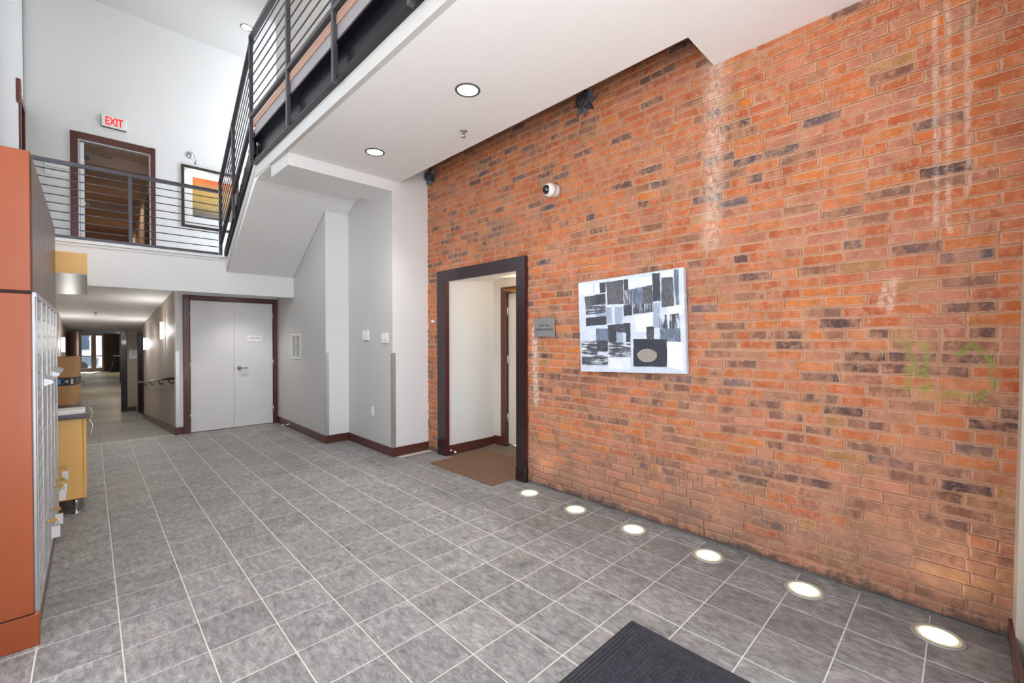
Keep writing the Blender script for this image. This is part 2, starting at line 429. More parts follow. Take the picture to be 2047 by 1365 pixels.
rest.build('tiles', 'tile', floor, kind='stuff', label='remaining grey floor tiles farthest from the street end')

# ramp of the same tile, falling 1:12 down the passage, then planks
rz = lambda y: -(min(max(y, 5.53), 12.04)-5.53)*.0845
ramp = struct('floor', MB().hexa([(-3.62, 5.53, -.2), (-2.1, 5.53, -.2), (-2.1, 11.12, rz(11.12)-.2), (-3.62, 11.12, rz(11.12)-.2),
              (-3.62, 5.53, -.003), (-2.1, 5.53, -.003), (-2.1, 11.12, rz(11.12)-.003), (-3.62, 11.12, rz(11.12)-.003)]), 'groutd', 'tiled ramp falling gently down the passage beyond the lobby')
rest = MB()
for j in range(7, 12):
    y = 5.53
    while y < 11.1:
        tile_mesh(rest, max(-(j+1)*T, -3.6), min(-j*T, -2.17), y, min(y+T, 11.12), rz, .003); y += T
rest.build('tiles', 'tile', ramp, kind='stuff', label='grey tiles laid on the ramp')
pf = struct('floor', MB().hexa([(-3.62, 11.12, rz(11.12)-.2), (-2.1, 11.12, rz(11.12)-.2), (-2.1, 12.04, -.75), (-3.62, 12.04, -.75),
            (-3.62, 11.12, rz(11.12)-.004), (-2.1, 11.12, rz(11.12)-.004), (-2.1, 12.04, -.554), (-3.62, 12.04, -.554)]).box(-4.0, .6, 12.04, 34.6, -.75, -.554), 'dark', 'plank floor of the long corridor')
mb = MB(); y = 11.12
while y < 34.5:
    x = -3.95 if y > 13.4 else -3.6
    xe = (.55 if y > 24.4 else -2.08) if y > 13.4 else -2.15
    x -= R.uniform(0, .8)
    while x < xe:
        l = 1.2; a, b = max(x, -3.95 if y > 13.4 else -3.6)+.001, min(x+l, xe)-.001
        if b > a:
            c = R.uniform(.8, 1.1); y2 = y+.152
            mb.hexa([(a, y, rz(y)-.02), (b, y, rz(y)-.02), (b, y2, rz(y2)-.02), (a, y2, rz(y2)-.02), (a, y, rz(y)-R.uniform(0, .001)), (b, y, rz(y)), (b, y2, rz(y2)), (a, y2, rz(y2))], R.randrange(3))
        x += l
    y += .156
mb.build('planks', ['plank', 'plank2', 'plank3'], pf, kind='stuff', label='grey brown floor planks laid across the corridor')

# ---- brick wall
OY0, OY1, OZ = .11, 1.555, 2.325           # rough opening in the brick
bw = MB(); xb = XW+.0115
bw.box(xb, .42, -3.6, OY0, -.05, 4.0); bw.box(xb, .42, OY1, 2.2, -.05, 4.0); bw.box(xb, .42, OY0, OY1, OZ, 4.0)
wall_right = struct('wall_right', bw, 'mortar', 'exposed old brick wall running the whole right side of the lobby')
PAL = dict(o=[(206, 110, 60), (214, 118, 64), (198, 100, 56), (216, 124, 72), (202, 106, 66), (210, 112, 62), (218, 124, 58)],
           s=[(206, 132, 102), (198, 124, 98), (190, 118, 94)],
           b=[(164, 112, 84), (152, 102, 80), (172, 122, 94), (150, 106, 88)],
           d=[(112, 80, 74), (98, 74, 74), (122, 88, 78), (106, 82, 78)],
           k=[(90, 82, 88), (102, 94, 98)],
           y=[(188, 136, 84), (176, 128, 90)])


def brick_colour(y, z, row):
    n = math.sin(y*1.7+z*2.3)+math.sin(y*.9-z*1.1+2)
    if z < .55: wt = dict(o=20, s=24, b=40, d=12, k=2, y=3)
    elif z < 1.0: wt = dict(o=40, s=18, b=24, d=12, k=2, y=4)
    elif z < 1.75: wt = dict(o=40, s=6, b=22, d=28, k=3, y=3) if row % 3 else dict(o=62, s=8, b=16, d=10, k=1, y=3)
    else: wt = dict(o=64, s=14, b=12, d=6, k=3, y=3)
    if y < -2.6 and z < .75: wt = dict(o=8, s=12, b=48, d=4, k=0, y=24)
    if n > 1.1 and z > 1.2: wt['o'] += 25
    if y > .2 and z > 2.4: wt['d'] += 8; wt['b'] += 6
    c = R.choice(PAL[R.choices(list(wt), list(wt.values()))[0]])
    f = R.uniform(.9, 1.1)*.71; return tuple(min(1, x*f) for x in lin(c)[:3])+(1,)


def brick_mesh(mb, y0, y1, z0, z1, col):
    mb.cur = col
    xf = XW+min(.0025, R.gauss(-.001, .0022)); j = lambda a=.0028: R.uniform(-a, a); tilt = R.uniform(-.0012, .0012)
    o = [(y0+j(), z0+j()), (y1+j(), z0+j()), (y1+j(), z1+j()), (y0+j(), z1+j())]
    cy, cz = (y0+y1)/2, (z0+z1)/2; b = R.uniform(.009, .013)
    wv = lambda y, z: z+.004*math.sin(y*2.1+z*1.3)
    inn = [(y+(b if y < cy else -b), z+(b if z < cz else -b)) for y, z in o]
    dx = lambda y: tilt*(1 if y > cy else -1)
    vs = [(xb+.004, y, wv(y, z)) for y, z in o]+[(xf+.003+dx(y), y, wv(y, z)) for y, z in o]+[(xf+dx(y)+R.uniform(-.001, .001), y, wv(y, z)) for y, z in inn]
    n0 = len(mb.c)
    mb.add(vs, [(0, 4, 5, 1), (1, 5, 6, 2), (2, 6, 7, 3), (3, 7, 4, 0), (4, 8, 9, 5), (5, 9, 10, 6), (6, 10, 11, 7), (7, 11, 8, 4), (8, 11, 10, 9)])
    for q in range(8): mb.c[n0+q] = mb.c[n0+q][:3]+(0.,)


bricks = []; CH = .0682
for row in range(0, 59):
    z0 = 1.521+(row-22)*CH; z1 = z0+CH-.0105
    if z1 < .02 or z0 > 3.95: continue
    z0 = max(z0, .004)
    head = (row-22) % 8 == 0; y = -3.50+(0 if head else (row % 2)*.1065)+R.uniform(-.02, .02)
    while y < 2.02:
        L = .1065 if head else .2125
        if not head and R.random() < .10: L = R.choice((.1065, .16, .1065))
        L *= R.uniform(.96, 1.04)
        a, b = y, y+L-.0105; y += L
        segs = [(a, b)]
        if z0 < OZ-.01:
            segs = [q for q in ((a, min(b, OY0-.006)), (max(a, OY1+.006), b)) if q[1]-q[0] > .03]
            if not segs: continue
        for a, b in segs:
            b = min(b, 2.0)
            if b-a < .03: continue
            cy, cz = (a+b)/2, (z0+z1)/2
            d = Vector((XW, cy, cz))-CAM; dep = d.dot(fw); px = d.dot(rt)/dep; pz = d.dot(up)/dep
            area = (b-a)*(z1-z0)/dep**2*abs(d.x)/d.length
            if px > 1.19 or pz > .79 or cy > 1.94 or cz > 3.85: area = 0
            elif -1.68 < cy < -.68 and 1.2 < cz < 2.07: area *= .2
            bricks.append((-area, R.random(), a, b, z0, z1, brick_colour(cy, cz, row)))
bricks.sort(); rest = MB()
for k, (_, _, a, b, z0, z1, c) in enumerate(bricks):
    if k < 300:
        mb = MB(); brick_mesh(mb, a, b, z0, z1, c); mb.build('brick', 'brick', wall_right)
    else: brick_mesh(rest, a, b, z0, z1, c)
rest.build('bricks', 'brick', wall_right, kind='stuff', label='remaining smaller looking bricks of the wall')
mb = MB(); y = -3.33                                                        # crumbly grey strip where brick meets tile
while y < .03:
    y2 = min(y+R.uniform(.05, .16), .03)
    mb.prism([(XW-.006-R.uniform(0, .010), y, 0), (XW+.02, y, 0), (XW+.02, y, .010+R.uniform(0, .010)), (XW-.001, y, .007+R.uniform(0, .008))], (0, y2-y-.001, 0)); y = y2
mb.build('trim_1', 'grime', label='grey crumbling sealant strip along the foot of the brick wall', kind='structure')

# ---- plain walls
def wallbox(name, boxes, m, label): 
    mb = MB()
    for b in boxes: mb.box(*b)
    return struct(name, mb, m, label)


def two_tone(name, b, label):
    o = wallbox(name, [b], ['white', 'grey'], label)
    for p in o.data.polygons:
        if p.normal.x < -.5: p.material_index = 1  # faces turned to the left take the darker grey
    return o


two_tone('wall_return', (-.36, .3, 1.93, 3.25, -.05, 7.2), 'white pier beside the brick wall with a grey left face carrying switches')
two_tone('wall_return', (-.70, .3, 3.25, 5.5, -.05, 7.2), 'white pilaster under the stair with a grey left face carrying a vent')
wallbox('wall_back', [(-2.18, -2.04, 5.5, 5.65, -.05, 2.4), (-.735, -.55, 5.5, 5.65, -.05, 2.4), (-2.04, -.735, 5.5, 5.65, 2.19, 2.4)], 'white', 'white wall around the pair of grey closet doors')
wallbox('wall_hall', [(-2.18, -2.06, 5.65, 11.30, -.9, 2.6), (-2.18, -2.06, 12.90, 13.4, -.9, 2.6), (-2.18, -2.06, 11.30, 12.90, 1.62, 2.6)], 'taupe', 'taupe wall on the right of the ramp with two sconces')
wallbox('wall_hall', [(-3.75, -3.6, 5.5, 13.4, -.9, 2.6)], 'taupe', 'taupe wall on the left of the ramp')
wallbox('wall_left', [(-4.0, -3.87, -3.5, -3.3, -.05, 7.2), (-4.0, -3.87, -3.3, -.1, -.05, .1), (-4.0, -3.87, -3.3, -.1, 3.4, 7.2), (-4.0, -3.87, -.1, .3, -.05, 7.2), (-4.0, -3.87, .3, 4.0, -.05, 2.7), (-4.0, -3.87, .3, 4.0, 5.2, 7.2), (-4.0, -3.87, 4.0, 6.30, -.05, 7.2), (-4.0, -3.87, 6.30, 7.2, 5.02, 7.2), (-4.0, -3.87, 6.95, 7.2, 2.2, 7.2), (-4.0, -3.6, 5.45, 5.55, -.05, 2.4)], 'white', 'tall white left wall of the lobby')
wallbox('wall_upper', [(-4.0, -3.285, 7.0, 7.15, 2.3, 7.2), (-2.335, .4, 7.0, 7.15, 2.3, 7.2), (-3.285, -2.335, 7.0, 7.15, 4.83, 7.2)], 'white', 'white upper wall behind the mezzanine with the exit sign')
wallbox('wall_upper', [(.2, .4, -3.5, 1.93, 3.95, 7.2)], 'white', 'white upper wall above the brick')
wallbox('wall_closet', [(-2.06, -.55, 6.3, 6.4, -.05, 2.33), (-.72, -.6, 5.65, 6.3, -.05, 2.33), (-2.06, -.55, 5.65, 6.4, -.15, -.05)], 'white', 'unseen closet shell behind the grey doors, added to block stray light')  # unseen shell added to stop sky light leaking past the doors
# street front: piers around big window openings behind the camera
wallbox('wall_front', [(-.6, -.02, -3.6, -3.40, -.1, 7.2), (-4.0, -3.65, -3.6, -3.40, -.1, 7.2), (-3.65, -.02, -3.6, -3.40, 3.4, 3.8), (-3.65, -.02, -3.6, -3.40, 5.4, 7.2), (-1.62, -.02, -3.6, -3.40, 3.8, 5.4), (-3.65, -.02, -3.6, -3.40, -.1, .08)], 'white', 'white street side wall around the tall windows')
o = MB().hexa([(-.02, -3.6, -.1), (.45, -3.6, -.1), (.45, -3.343, -.1), (-.02, -3.343, -.1), (-.02, -3.6, 7.2), (.45, -3.6, 7.2), (.45, -3.44, 7.2), (-.02, -3.44, 7.2)])
struct('wall_front', o, 'reveal', 'narrow plastered wall end meeting the brick at the street corner')
MB().cbox(-.4, XW, -3.35, -3.332, 0, .115, .004).build('baseboard_front', 'mahogx', kind='structure', label='brown baseboard on the street side wall right of the brick')
for x0, x1, z0, z1, n in ((-3.65, -.6, .08, 3.4, 1), (-3.65, -1.62, 3.8, 5.4, 2)):
    fr = MB()
    for x in (x0, x0+(x1-x0)/3, x0+(x1-x0)*2/3, x1-.05): fr.box(x, x+.05, -3.53, -3.47, z0, z1)
    for z in (z0, z1-.05): fr.box(x0, x1, -3.53, -3.47, z, z+.05)
    wn = struct('window_%d' % n, fr, 'frame2', 'street window with bronze mullions, %s' % ('ground level' if n == 1 else 'upper level'))
    for k in range(3): MB().box(x0+(x1-x0)*k/3+.05, x0+(x1-x0)*(k+1)/3, -3.502, -3.498, z0+.05, z1-.05).build('pane', 'glass', wn)

for y0, y1, z0, z1, n, lab in ((-3.3, -.1, .1, 3.4, 3, 'added unseen left window with bronze mullions, ground level'), (.3, 4.0, 2.7, 5.2, 4, 'added unseen high left window with bronze mullions above the mailbox cabinet')):  # unseen windows added on the left to bring in more daylight
    fr = MB()
    for y in (y0, y0+(y1-y0)/3, y0+(y1-y0)*2/3, y1-.05): fr.box(-3.96, -3.91, y, y+.05, z0, z1)
    for z in (z0, z1-.05): fr.box(-3.96, -3.91, y0, y1, z, z+.05)
    wn = struct('window_%d' % n, fr, 'frame2', lab)
    for k in range(3): MB().box(-3.937, -3.933, y0+(y1-y0)*k/3+.05, y0+(y1-y0)*(k+1)/3, z0+.05, z1-.05).build('pane', 'glass', wn)

# ---- ceilings, mezzanine, soffits
wallbox('ceiling', [(-4.0, .4, -3.6, 7.15, 7.2, 7.35)], 'upceil', 'high ceiling over the lobby and mezzanine')
xo = lambda y: -1.612-.0118*(y+.0)                       # outer edge of the walkway runs very slightly askew
mb = MB()
mb.hexa([(xo(-3.4)+.031, -3.4, 3.541), (-.262, -3.4, 3.541), (-.262, 1.93, 3.541), (xo(1.93)+.031, 1.93, 3.541), (xo(-3.4)+.031, -3.4, 3.66), (-.262, -3.4, 3.66), (-.262, 1.93, 3.66), (xo(1.93)+.031, 1.93, 3.66)])
mb.box(-.262, XW+.02, -3.4, -1.875, 3.541, 3.66)
struct('ceiling', mb, 'ceil', 'white flat soffit under the walkway along the brick wall')
mb = MB(); mb.hexa([(-1.60, 1.92, 3.408), (-.36, 1.92, 3.408), (-.36, 2.46, 3.408), (-1.62, 2.46, 3.408), (-1.60, 1.92, 3.7), (-.36, 1.92, 3.7), (-.36, 2.46, 3.7), (-1.62, 2.46, 3.7)])
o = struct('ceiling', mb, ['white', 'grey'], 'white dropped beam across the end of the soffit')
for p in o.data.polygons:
    if p.normal.x < -.5: p.material_index = 1  # left face of the white beam toned grey, its shade painted in
mb = MB()   # white fascia strip along the walkway edge
mb.hexa([(xo(-3.4)-.012, -3.4, 3.541), (xo(-3.4)+.03, -3.4, 3.541), (xo(3.0)+.03, 3.0, 3.541), (xo(3.0)-.012, 3.0, 3.541), (xo(-3.4)-.012, -3.4, 3.69), (xo(-3.4)+.03, -3.4, 3.69), (xo(3.0)+.03, 3.0, 3.69), (xo(3.0)-.012, 3.0, 3.69)])
struct('trim_2', mb, 'grey', 'white fascia strip below the black walkway channel')  # white strip toned grey, its duller lighting put into the colour
mb = MB()   # C-channel: web and two flanges
for a0, a1, z0, z1 in ((.0, .02, 3.69, 3.975), (-.066, .02, 3.668, 3.69), (-.066, .02, 3.955, 3.975)):
    mb.hexa([(xo(-3.4)+a0, -3.4, z0), (xo(-3.4)+a1, -3.4, z0), (xo(2.93)+a1, 2.93, z0), (xo(2.93)+a0, 2.93, z0), (xo(-3.4)+a0, -3.4, z1), (xo(-3.4)+a1, -3.4, z1), (xo(2.93)+a1, 2.93, z1), (xo(2.93)+a0, 2.93, z1)])
struct('trim_3', mb, 'blackst', 'glossy black steel channel along the walkway edge')
def edge_strip(a0, a1, z0, z1, ye):
    return MB().hexa([(xo(-3.4)+a0, -3.4, z0), (xo(-3.4)+a1, -3.4, z0), (xo(ye)+a1, ye, z0), (xo(ye)+a0, ye, z0), (xo(-3.4)+a0, -3.4, z1), (xo(-3.4)+a1, -3.4, z1), (xo(ye)+a1, ye, z1), (xo(ye)+a0, ye, z1)])


struct('trim_4', edge_strip(-.056, -.04, 3.976, 4.104, 2.80), 'plate', 'grey plate between the black channel and the wooden curb')
struct('trim_5', edge_strip(-.064, .09, 4.105, 4.185, 2.86), 'curb', 'pale brown wooden curb along the walkway floor')
wallbox('floor', [(-1.58, .18, -3.4, 2.86, 3.97, 4.17)], 'cap', 'walkway floor slab above the soffit')
# mezzanine
mb = MB(); mb.box(-3.87, -.70, 4.62, 4.78, 2.206, 2.765); mb.box(-3.87, -.70, 4.78, 7.0, 2.33, 2.765)
struct('floor', mb, 'white', 'mezzanine slab with a white front fascia over the passage')
mb = MB(); mb.box(-3.87, -1.71, 4.605, 4.62, 2.70, 2.722); mb.box(-3.87, -1.71, 4.59, 4.62, 2.735, 2.775)
struct('trim_6', mb, 'white', 'small white moulding along the top of the mezzanine fascia')
mb = MB(); cz = lambda y: 2.335-.072*max(0, y-5.2)
mb.hexa([(-3.6, 5.55, cz(5.55)), (-2.1, 5.55, cz(5.55)), (-2.1, 13.4, cz(13.4)), (-3.6, 13.4, cz(13.4)), (-3.6, 5.55, 2.5), (-2.1, 5.55, 2.5), (-2.1, 13.4, 2.5), (-3.6, 13.4, 2.5)])
mb.box(-3.87, -.7, 4.78, 5.6, 2.31, 2.335)
struct('ceiling', mb, 'ceil', 'low ceiling sloping down along the ramp')
wallbox('ceiling', [(-3.6, -2.75, 12.9, 13.4, 1.80, 1.95)], 'white', 'white bulkhead above the far cased opening')

# ---- baseboards
def baseb(name, x0, x1, y0, y1, m, label, z0=0, h=.115): return MB().cbox(x0, x1, y0, y1, z0, z0+h, .004).build(name, m, label=label, kind='structure')


baseb('baseboard_return', -.376, XW-.0, 1.914, 1.93, 'mahogx', 'brown baseboard at the foot of the white pier beside the brick')
baseb('baseboard_return', -.376, -.36, 1.93, 3.25, 'mahogy', 'brown baseboard below the switches and outlet')
baseb('baseboard_return', -.716, -.376, 3.234, 3.25, 'mahogx', 'brown baseboard at the foot of the white pilaster')
baseb('baseboard_return', -.716, -.70, 3.25, 5.48, 'mahogy', 'brown baseboard below the wall vent')
baseb('baseboard_back', -2.2, -2.086, 5.484, 5.5, 'mahogx', 'short brown baseboard left of the closet doors')
mb = MB(); mb.hexa([(-2.2, 5.49, -.005), (-2.18, 5.49, -.005), (-2.18, 11.3, rz(11.3)-.01), (-2.2, 11.3, rz(11.3)-.01), (-2.2, 5.49, .115), (-2.18, 5.49, .115), (-2.18, 11.3, rz(11.3)+.11), (-2.2, 11.3, rz(11.3)+.11)])
mb.build('baseboard_hall', 'mahogy', label='brown baseboard sloping down beside the ramp', kind='structure')

# ------------------------------------------------------------------ doorway in the brick wall and the vestibule behind it
dr = thing('door_frame', (XW-.02, .85, 0), 'plum painted wide door casing around the opening in the brick wall', 'door frame')
X0, X1 = XW-.032, XW+.002
MB().prism([(X0, 1.475, 0), (X0, 1.475, 2.255), (X0, 1.67, 2.40), (X0, 1.655, 0)], (X1-X0, 0, 0)).build('jamb_casing', 'plum', dr)
MB().prism([(X0, .035, 0), (X0, .043, 2.40), (X0, .176, 2.255), (X0, .165, 0)], (X1-X0, 0, 0)).build('jamb_casing', 'plum', dr)
MB().prism([(X0, .043, 2.40), (X0, 1.67, 2.40), (X0, 1.475, 2.255), (X0, .176, 2.255)], (X1-X0, 0, 0)).build('head_casing', 'plum', dr)
MB().cbox(X0-.014, X1, .026, .178, 0, .165, .005).build('plinth_block', 'plum', dr)
MB().box(X0+.002, X1+.02, 1.468, 1.4745, 0, 2.255).box(X0+.002, X1+.02, .1765, .182, .17, 2.255).box(X0+.004, X1+.003, .031, .0345, .17, 2.39).build('edge_bead', 'red', dr, label='worn red edge of the casing')
wallbox('wall_vestibule', [(XW+.012, 1.15, 1.50, 1.62, -.02, 2.6)], 'white', 'white side wall inside the brick doorway')
wallbox('wall_vestibule', [(XW+.012, 1.15, .02, .165, -.02, 2.6)], 'cream', 'hidden side wall inside the brick doorway')
wallbox('wall_vestibule', [(1.0, 1.15, 1.35, 1.50, -.02, 2.6), (1.0, 1.15, .165, 1.35, 2.225, 2.6)], 'cream', 'cream end wall inside the brick doorway')
mb = MB(); mb.hexa([(XW+.004, .115, 2.262), (1.15, .115, 2.36), (1.15, 1.55, 2.36), (XW+.004, 1.55, 2.262), (XW+.004, .115, 2.32), (1.15, .115, 2.5), (1.15, 1.55, 2.5), (XW+.004, 1.55, 2.32)])
struct('ceiling', mb, 'ceil', 'white ceiling inside the brick doorway')
mb = MB(); mb.hexa([(XW+.02, .1, -.1), (.76, .1, -.1), (.76, 1.56, -.1), (XW+.02, 1.56, -.1), (XW+.02, .1, -.001), (.76, .1, .0), (.76, 1.56, .0), (XW+.02, 1.56, -.001)])
mb.hexa([(.76, .1, -.1), (1.4, .1, -.1), (1.4, 1.56, -.1), (.76, 1.56, -.1), (.76, .1, .0), (1.4, .1, .06), (1.4, 1.56, .06), (.76, 1.56, .0)])
struct('floor', mb, 'concrete', 'worn concrete threshold inside the brick doorway')
mb = MB(); mb.cbox(XW+.02, 1.0, 1.484, 1.5, .0, .125, .004); mb.build('baseboard_vestibule', 'mahogx', label='brown baseboard on the white wall inside the doorway', kind='structure')
MB().cbox(.984, 1.0, 1.345, 1.484, .02, .145, .004).build('baseboard_vestibule', 'mahogy', label='short brown baseboard on the end wall inside the doorway', kind='structure')
d = thing('door_1', (1.03, .75, .05), 'pale grey garage door set in a brown frame inside the vestibule', 'door', kind='structure')
MB().cbox(.985, 1.06, 1.235, 1.345, .03, 2.235, .006).build('jamb', 'mahog', d)
MB().cbox(.985, 1.06, .17, 1.235, 2.14, 2.235, .006).build('head', 'mahog', d)
MB().cbox(1.03, 1.075, .20, 1.232, .06, 2.135, .004).build('leaf', 'cream', d)
for z in (.42, 1.23, 1.90): MB().cbox(1.012, 1.032, 1.222, 1.245, z-.055, z+.055, .003).cyl((1.014, 1.234, z-.055), (1.014, 1.234, z+.055), .008, n=8).build('hinge', 'steel', d)
MB().cbox(.985, 1.03, .66, .98, 2.03, 2.10, .006).build('door_closer', 'alu', d)
MB().tube([(.99, .80, 2.17), (.92, 1.22, 2.185)], .011).tube([(.92, 1.22, 2.185), (.96, .82, 2.12), (1.0, .80, 2.11)], .011).build('closer_arm', 'brass', d)
lamp('vestibule_lamp', 'POINT', (.80, .75, 2.24), 1.7, (1, .72, .42), size=.08)
for nm, y, x, z, lab, dirx in (('door_stop', 1.484, .235, .052, 'small steel door stop on the baseboard inside the brick doorway', 'y'), ('door_stop', 4.86, -.716, .05, 'small steel door stop on the baseboard by the closet doors', 'x')):
    ds = thing(nm, (x, y, z), lab, 'door stop')
    a = Vector((0, -1, 0)) if dirx == 'y' else Vector((-1, 0, 0)); o = Vector((x, y, z))
    MB().lathe(o, a, [(.026, 0), (.026, .004), (.01, .008), (.008, .075), (.012, .078)], 14).build('stem', 'chrome', ds)
    MB().lathe(o+a*.078, a, [(.015, 0), (.015, .018), (.011, .022)], 14).build('rubber_tip', 'offwhite', ds)
wallbox('wall_vestibule', [(1.3, 1.4, 0, 1.62, -.1, 2.6)], 'cream', 'hidden wall behind the garage door')  # unseen wall added to block light leaking around the door
# brown mat in the doorway
t = NT('ribbed_mat'); P = t.pos
wv = t.math('MULTIPLY', t.math('SINE', t.math('MULTIPLY', t.vm('DOT_PRODUCT', P, (1, 1, 0)), 260.)), t.math('SINE', t.math('MULTIPLY', t.vm('DOT_PRODUCT', P, (1, -1, 0)), 260.)))
t.base(t.mix(t.mr(wv, -.6, .6), lin((92, 66, 48)), lin((136, 102, 78)))); t.set(Roughness=.9); t.bump(wv, .5, .003); MT['ribmat'] = t.m
o = MB().cbox(-.185, .74, .205, 1.36, .0005, .007, .003).build('floor_mat', 'ribmat', label='brown ribbed floor mat lying in the brick doorway', cat='mat')

# ------------------------------------------------------------------ closet double doors
d = thing('door_2', (-1.39, 5.5, 0), 'pair of flush pale grey closet doors in a brown frame', 'door', kind='structure')
MB().cbox(-2.088, -2.0, 5.468, 5.66, 0, 2.225, .006).build('jamb', 'mahog', d)
MB().cbox(-.775, -.712, 5.468, 5.66, 0, 2.225, .006).build('jamb', 'mahog', d)
MB().cbox(-2.0, -.775, 5.468, 5.66, 2.15, 2.225, .006).build('head', 'mahogx', d)
MB().cbox(-1.993, -1.388, 5.488, 5.53, .008, 2.145, .003).build('leaf', 'doorp', d)
lf = MB().cbox(-1.384, -.782, 5.503, 5.545, .008, 2.145, .003).build('leaf', 'doorp', d)
for x, yy in ((-1.998, 5.482), (-.778, 5.498)):
    for z in (.25, 1.09, 1.93): MB().cyl((x, yy, z-.05), (x, yy, z+.05), .009, n=8).cbox(x-.014, x+.014, yy+.002, yy+.012, z-.05, z+.05, .002).build('hinge', 'steel', d)
hd = MB().lathe((-1.305, 5.503, 1.018), (0, -1, 0), [(.033, 0), (.033, .008), (.012, .012), (.011, .05)], 18).tube([(-1.305, 5.455, 1.018), (-1.29, 5.45, 1.018), (-1.19, 5.452, 1.015)], .010, 10).build('lever_handle', 'steel', lf)
MB().box(-1.386, -1.384, 5.487, 5.51, .97, 1.06).build('latch_plate', 'dark', d)
s = thing('door_sign', (-1.075, 5.502, 1.475), 'small white paper sign on the right closet door', 'sign')
MB().box(-1.188, -.963, 5.499, 5.502, 1.475, 1.578).build('panel', 'paper', s)
lettering('lettering', 'TRASH ROOM', .026, (-1.075, 5.498, 1.53), (1, 0, 0), (0, 0, 1), 'ink', s)

# ------------------------------------------------------------------ fittings on grey piers
v = thing('wall_vent', (-.70, 4.50, 1.19), 'white louvred return air grille on the grey wall by the closet', 'vent')
mb = MB()
for y0, y1, z0, z1 in ((4.285, 4.312, 1.19, 1.60), (4.692, 4.72, 1.19, 1.60), (4.312, 4.692, 1.19, 1.218), (4.312, 4.692, 1.572, 1.60), (4.496, 4.508, 1.218, 1.572)): mb.box(-.712, -.70, y0, y1, z0, z1)
mb.build('frame', 'offwhite', v); MB().box(-.703, -.70, 4.312, 4.692, 1.218, 1.572).build('backing', 'dark', v)
for k in range(20):
    z = 1.226+k*.0176
    MB().hexa([(-.712, 4.312, z-.004), (-.7032, 4.312, z+.003), (-.7032, 4.692, z+.003), (-.712, 4.692, z-.004), (-.712, 4.312, z+.0035), (-.7032, 4.312, z+.006), (-.7032, 4.692, z+.006), (-.712, 4.692, z+.0035)]).build('slat', 'offwhite', v)
s = thing('light_switch', (-.36, 2.655, 1.495), 'blank white wall plate, left of the two plates on the grey pier', 'wall plate')
MB().cbox(-.385, -.36, 2.575, 2.74, 1.497, 1.635, .004).build('plate', 'offwhite', s)
s = thing('light_switch', (-.36, 2.115, 1.465), 'white triple switch plate, right of the two plates near the pier edge', 'wall plate')
MB().cbox(-.376, -.36, 2.03, 2.20, 1.465, 1.597, .004).build('plate', 'offwhite', s)
for y in (2.075, 2.115, 2.155): MB().cbox(-.381, -.375, y-.014, y+.014, 1.498, 1.564, .003).build('rocker', 'offwhite', s)
s = thing('power_outlet', (-.36, 2.475, .465), 'white power outlet low on the grey pier', 'outlet')
MB().cbox(-.368, -.36, 2.435, 2.515, .465, .59, .003).build('plate', 'offwhite', s)
for z in (.505, .55):
    MB().cbox(-.372, -.367, 2.457, 2.493, z-.016, z+.016, .004).build('socket', 'offwhite', s)
for x, y, z1, lab in ((-.36, 1.93, 1.335, 'steel corner guard on the white pier next to the brick wall'), (-.70, 3.25, 1.32, 'steel corner guard on the white pilaster under the stair'), (-2.18, 5.5, 1.325, 'steel corner guard on the wall end at the top of the ramp')):
    g = .042
    MB().box(x-.003, x+g, y-.003, y-.0, .118, z1).box(x-.003, x-.0, y, y+g, .118, z1).build('corner_guard', 'alu', label=lab, cat='corner guard')

# ------------------------------------------------------------------ things on the brick wall
def on_wall(name, y, z, lab, cat): return thing(name, (XW, y, z), lab, cat)


# abstract canvas, hung a little crooked
pc = thing('painting', (XW, -1.19, 1.21), 'abstract black grey and white block painting on the brick wall', 'painting')
A, B, C, D = Vector((0, -.668, 2.040)), Vector((0, -1.672, 2.072)), Vector((0, -1.700, 1.254)), Vector((0, -.702, 1.219))   # TL TR BR BL
def puv(u, v_, x): 
    p = (A*(1-u)+B*u)*v_+(D*(1-u)+C*u)*(1-v_); return (x, p.y, p.z)


def stroke_mat(name, c, c2, dens, streak):
    t = NT(name); p = t.scl(streak); n = t.noise(p, 105, 5, .62); n2 = t.noise(t.pos, 9, 4)
    k = t.mr(t.math('ADD', n, t.math('MULTIPLY', n2, .5)), dens-.06, dens+.08)
    t.base(t.mix(k, lin(c), lin(c2))); t.set(Roughness=.55); t.bump(n, .15, .001); return t.m


MT['cv'] = stroke_mat('canvas_ground', (192, 200, 214), (214, 219, 229), .80, (1, 1, .25))
SM = dict(W=stroke_mat('paint_white', (226, 228, 232), (214, 218, 226), .85, (1, 1, 1)), P=stroke_mat('paint_pale', (206, 213, 226), (228, 232, 240), .78, (1, 1, .2)),
          B=stroke_mat('paint_blue_grey', (148, 160, 178), (196, 206, 220), .85, (1, 1, .15)), L=stroke_mat('paint_slate', (90, 100, 118), (124, 136, 154), .8, (1, 1, .15)),
          D=stroke_mat('paint_charcoal', (58, 60, 68), (92, 94, 104), .86, (1, .2, 1)), G=stroke_mat('paint_graphite', (96, 95, 100), (70, 71, 78), .76, (1, 1, .3)),
          S=stroke_mat('paint_dry_brush', (66, 68, 76), (214, 218, 228), .80, (1, .06, 1)), V=stroke_mat('paint_dry_brush_down', (62, 66, 76), (204, 210, 222), .80, (1, 1, .06)), K=stroke_mat('paint_black', (40, 42, 54), (72, 76, 92), .85, (1, .3, 1)),
          T=stroke_mat('paint_taupe', (142, 132, 124), (158, 148, 138), .75, (1, 1, 1)))
xf = XW-.052
MB().prism([puv(0, 1, xf), puv(1, 1, xf), puv(1, 0, xf), puv(0, 0, xf)], (.040, 0, 0)).build('canvas', 'cv', pc)
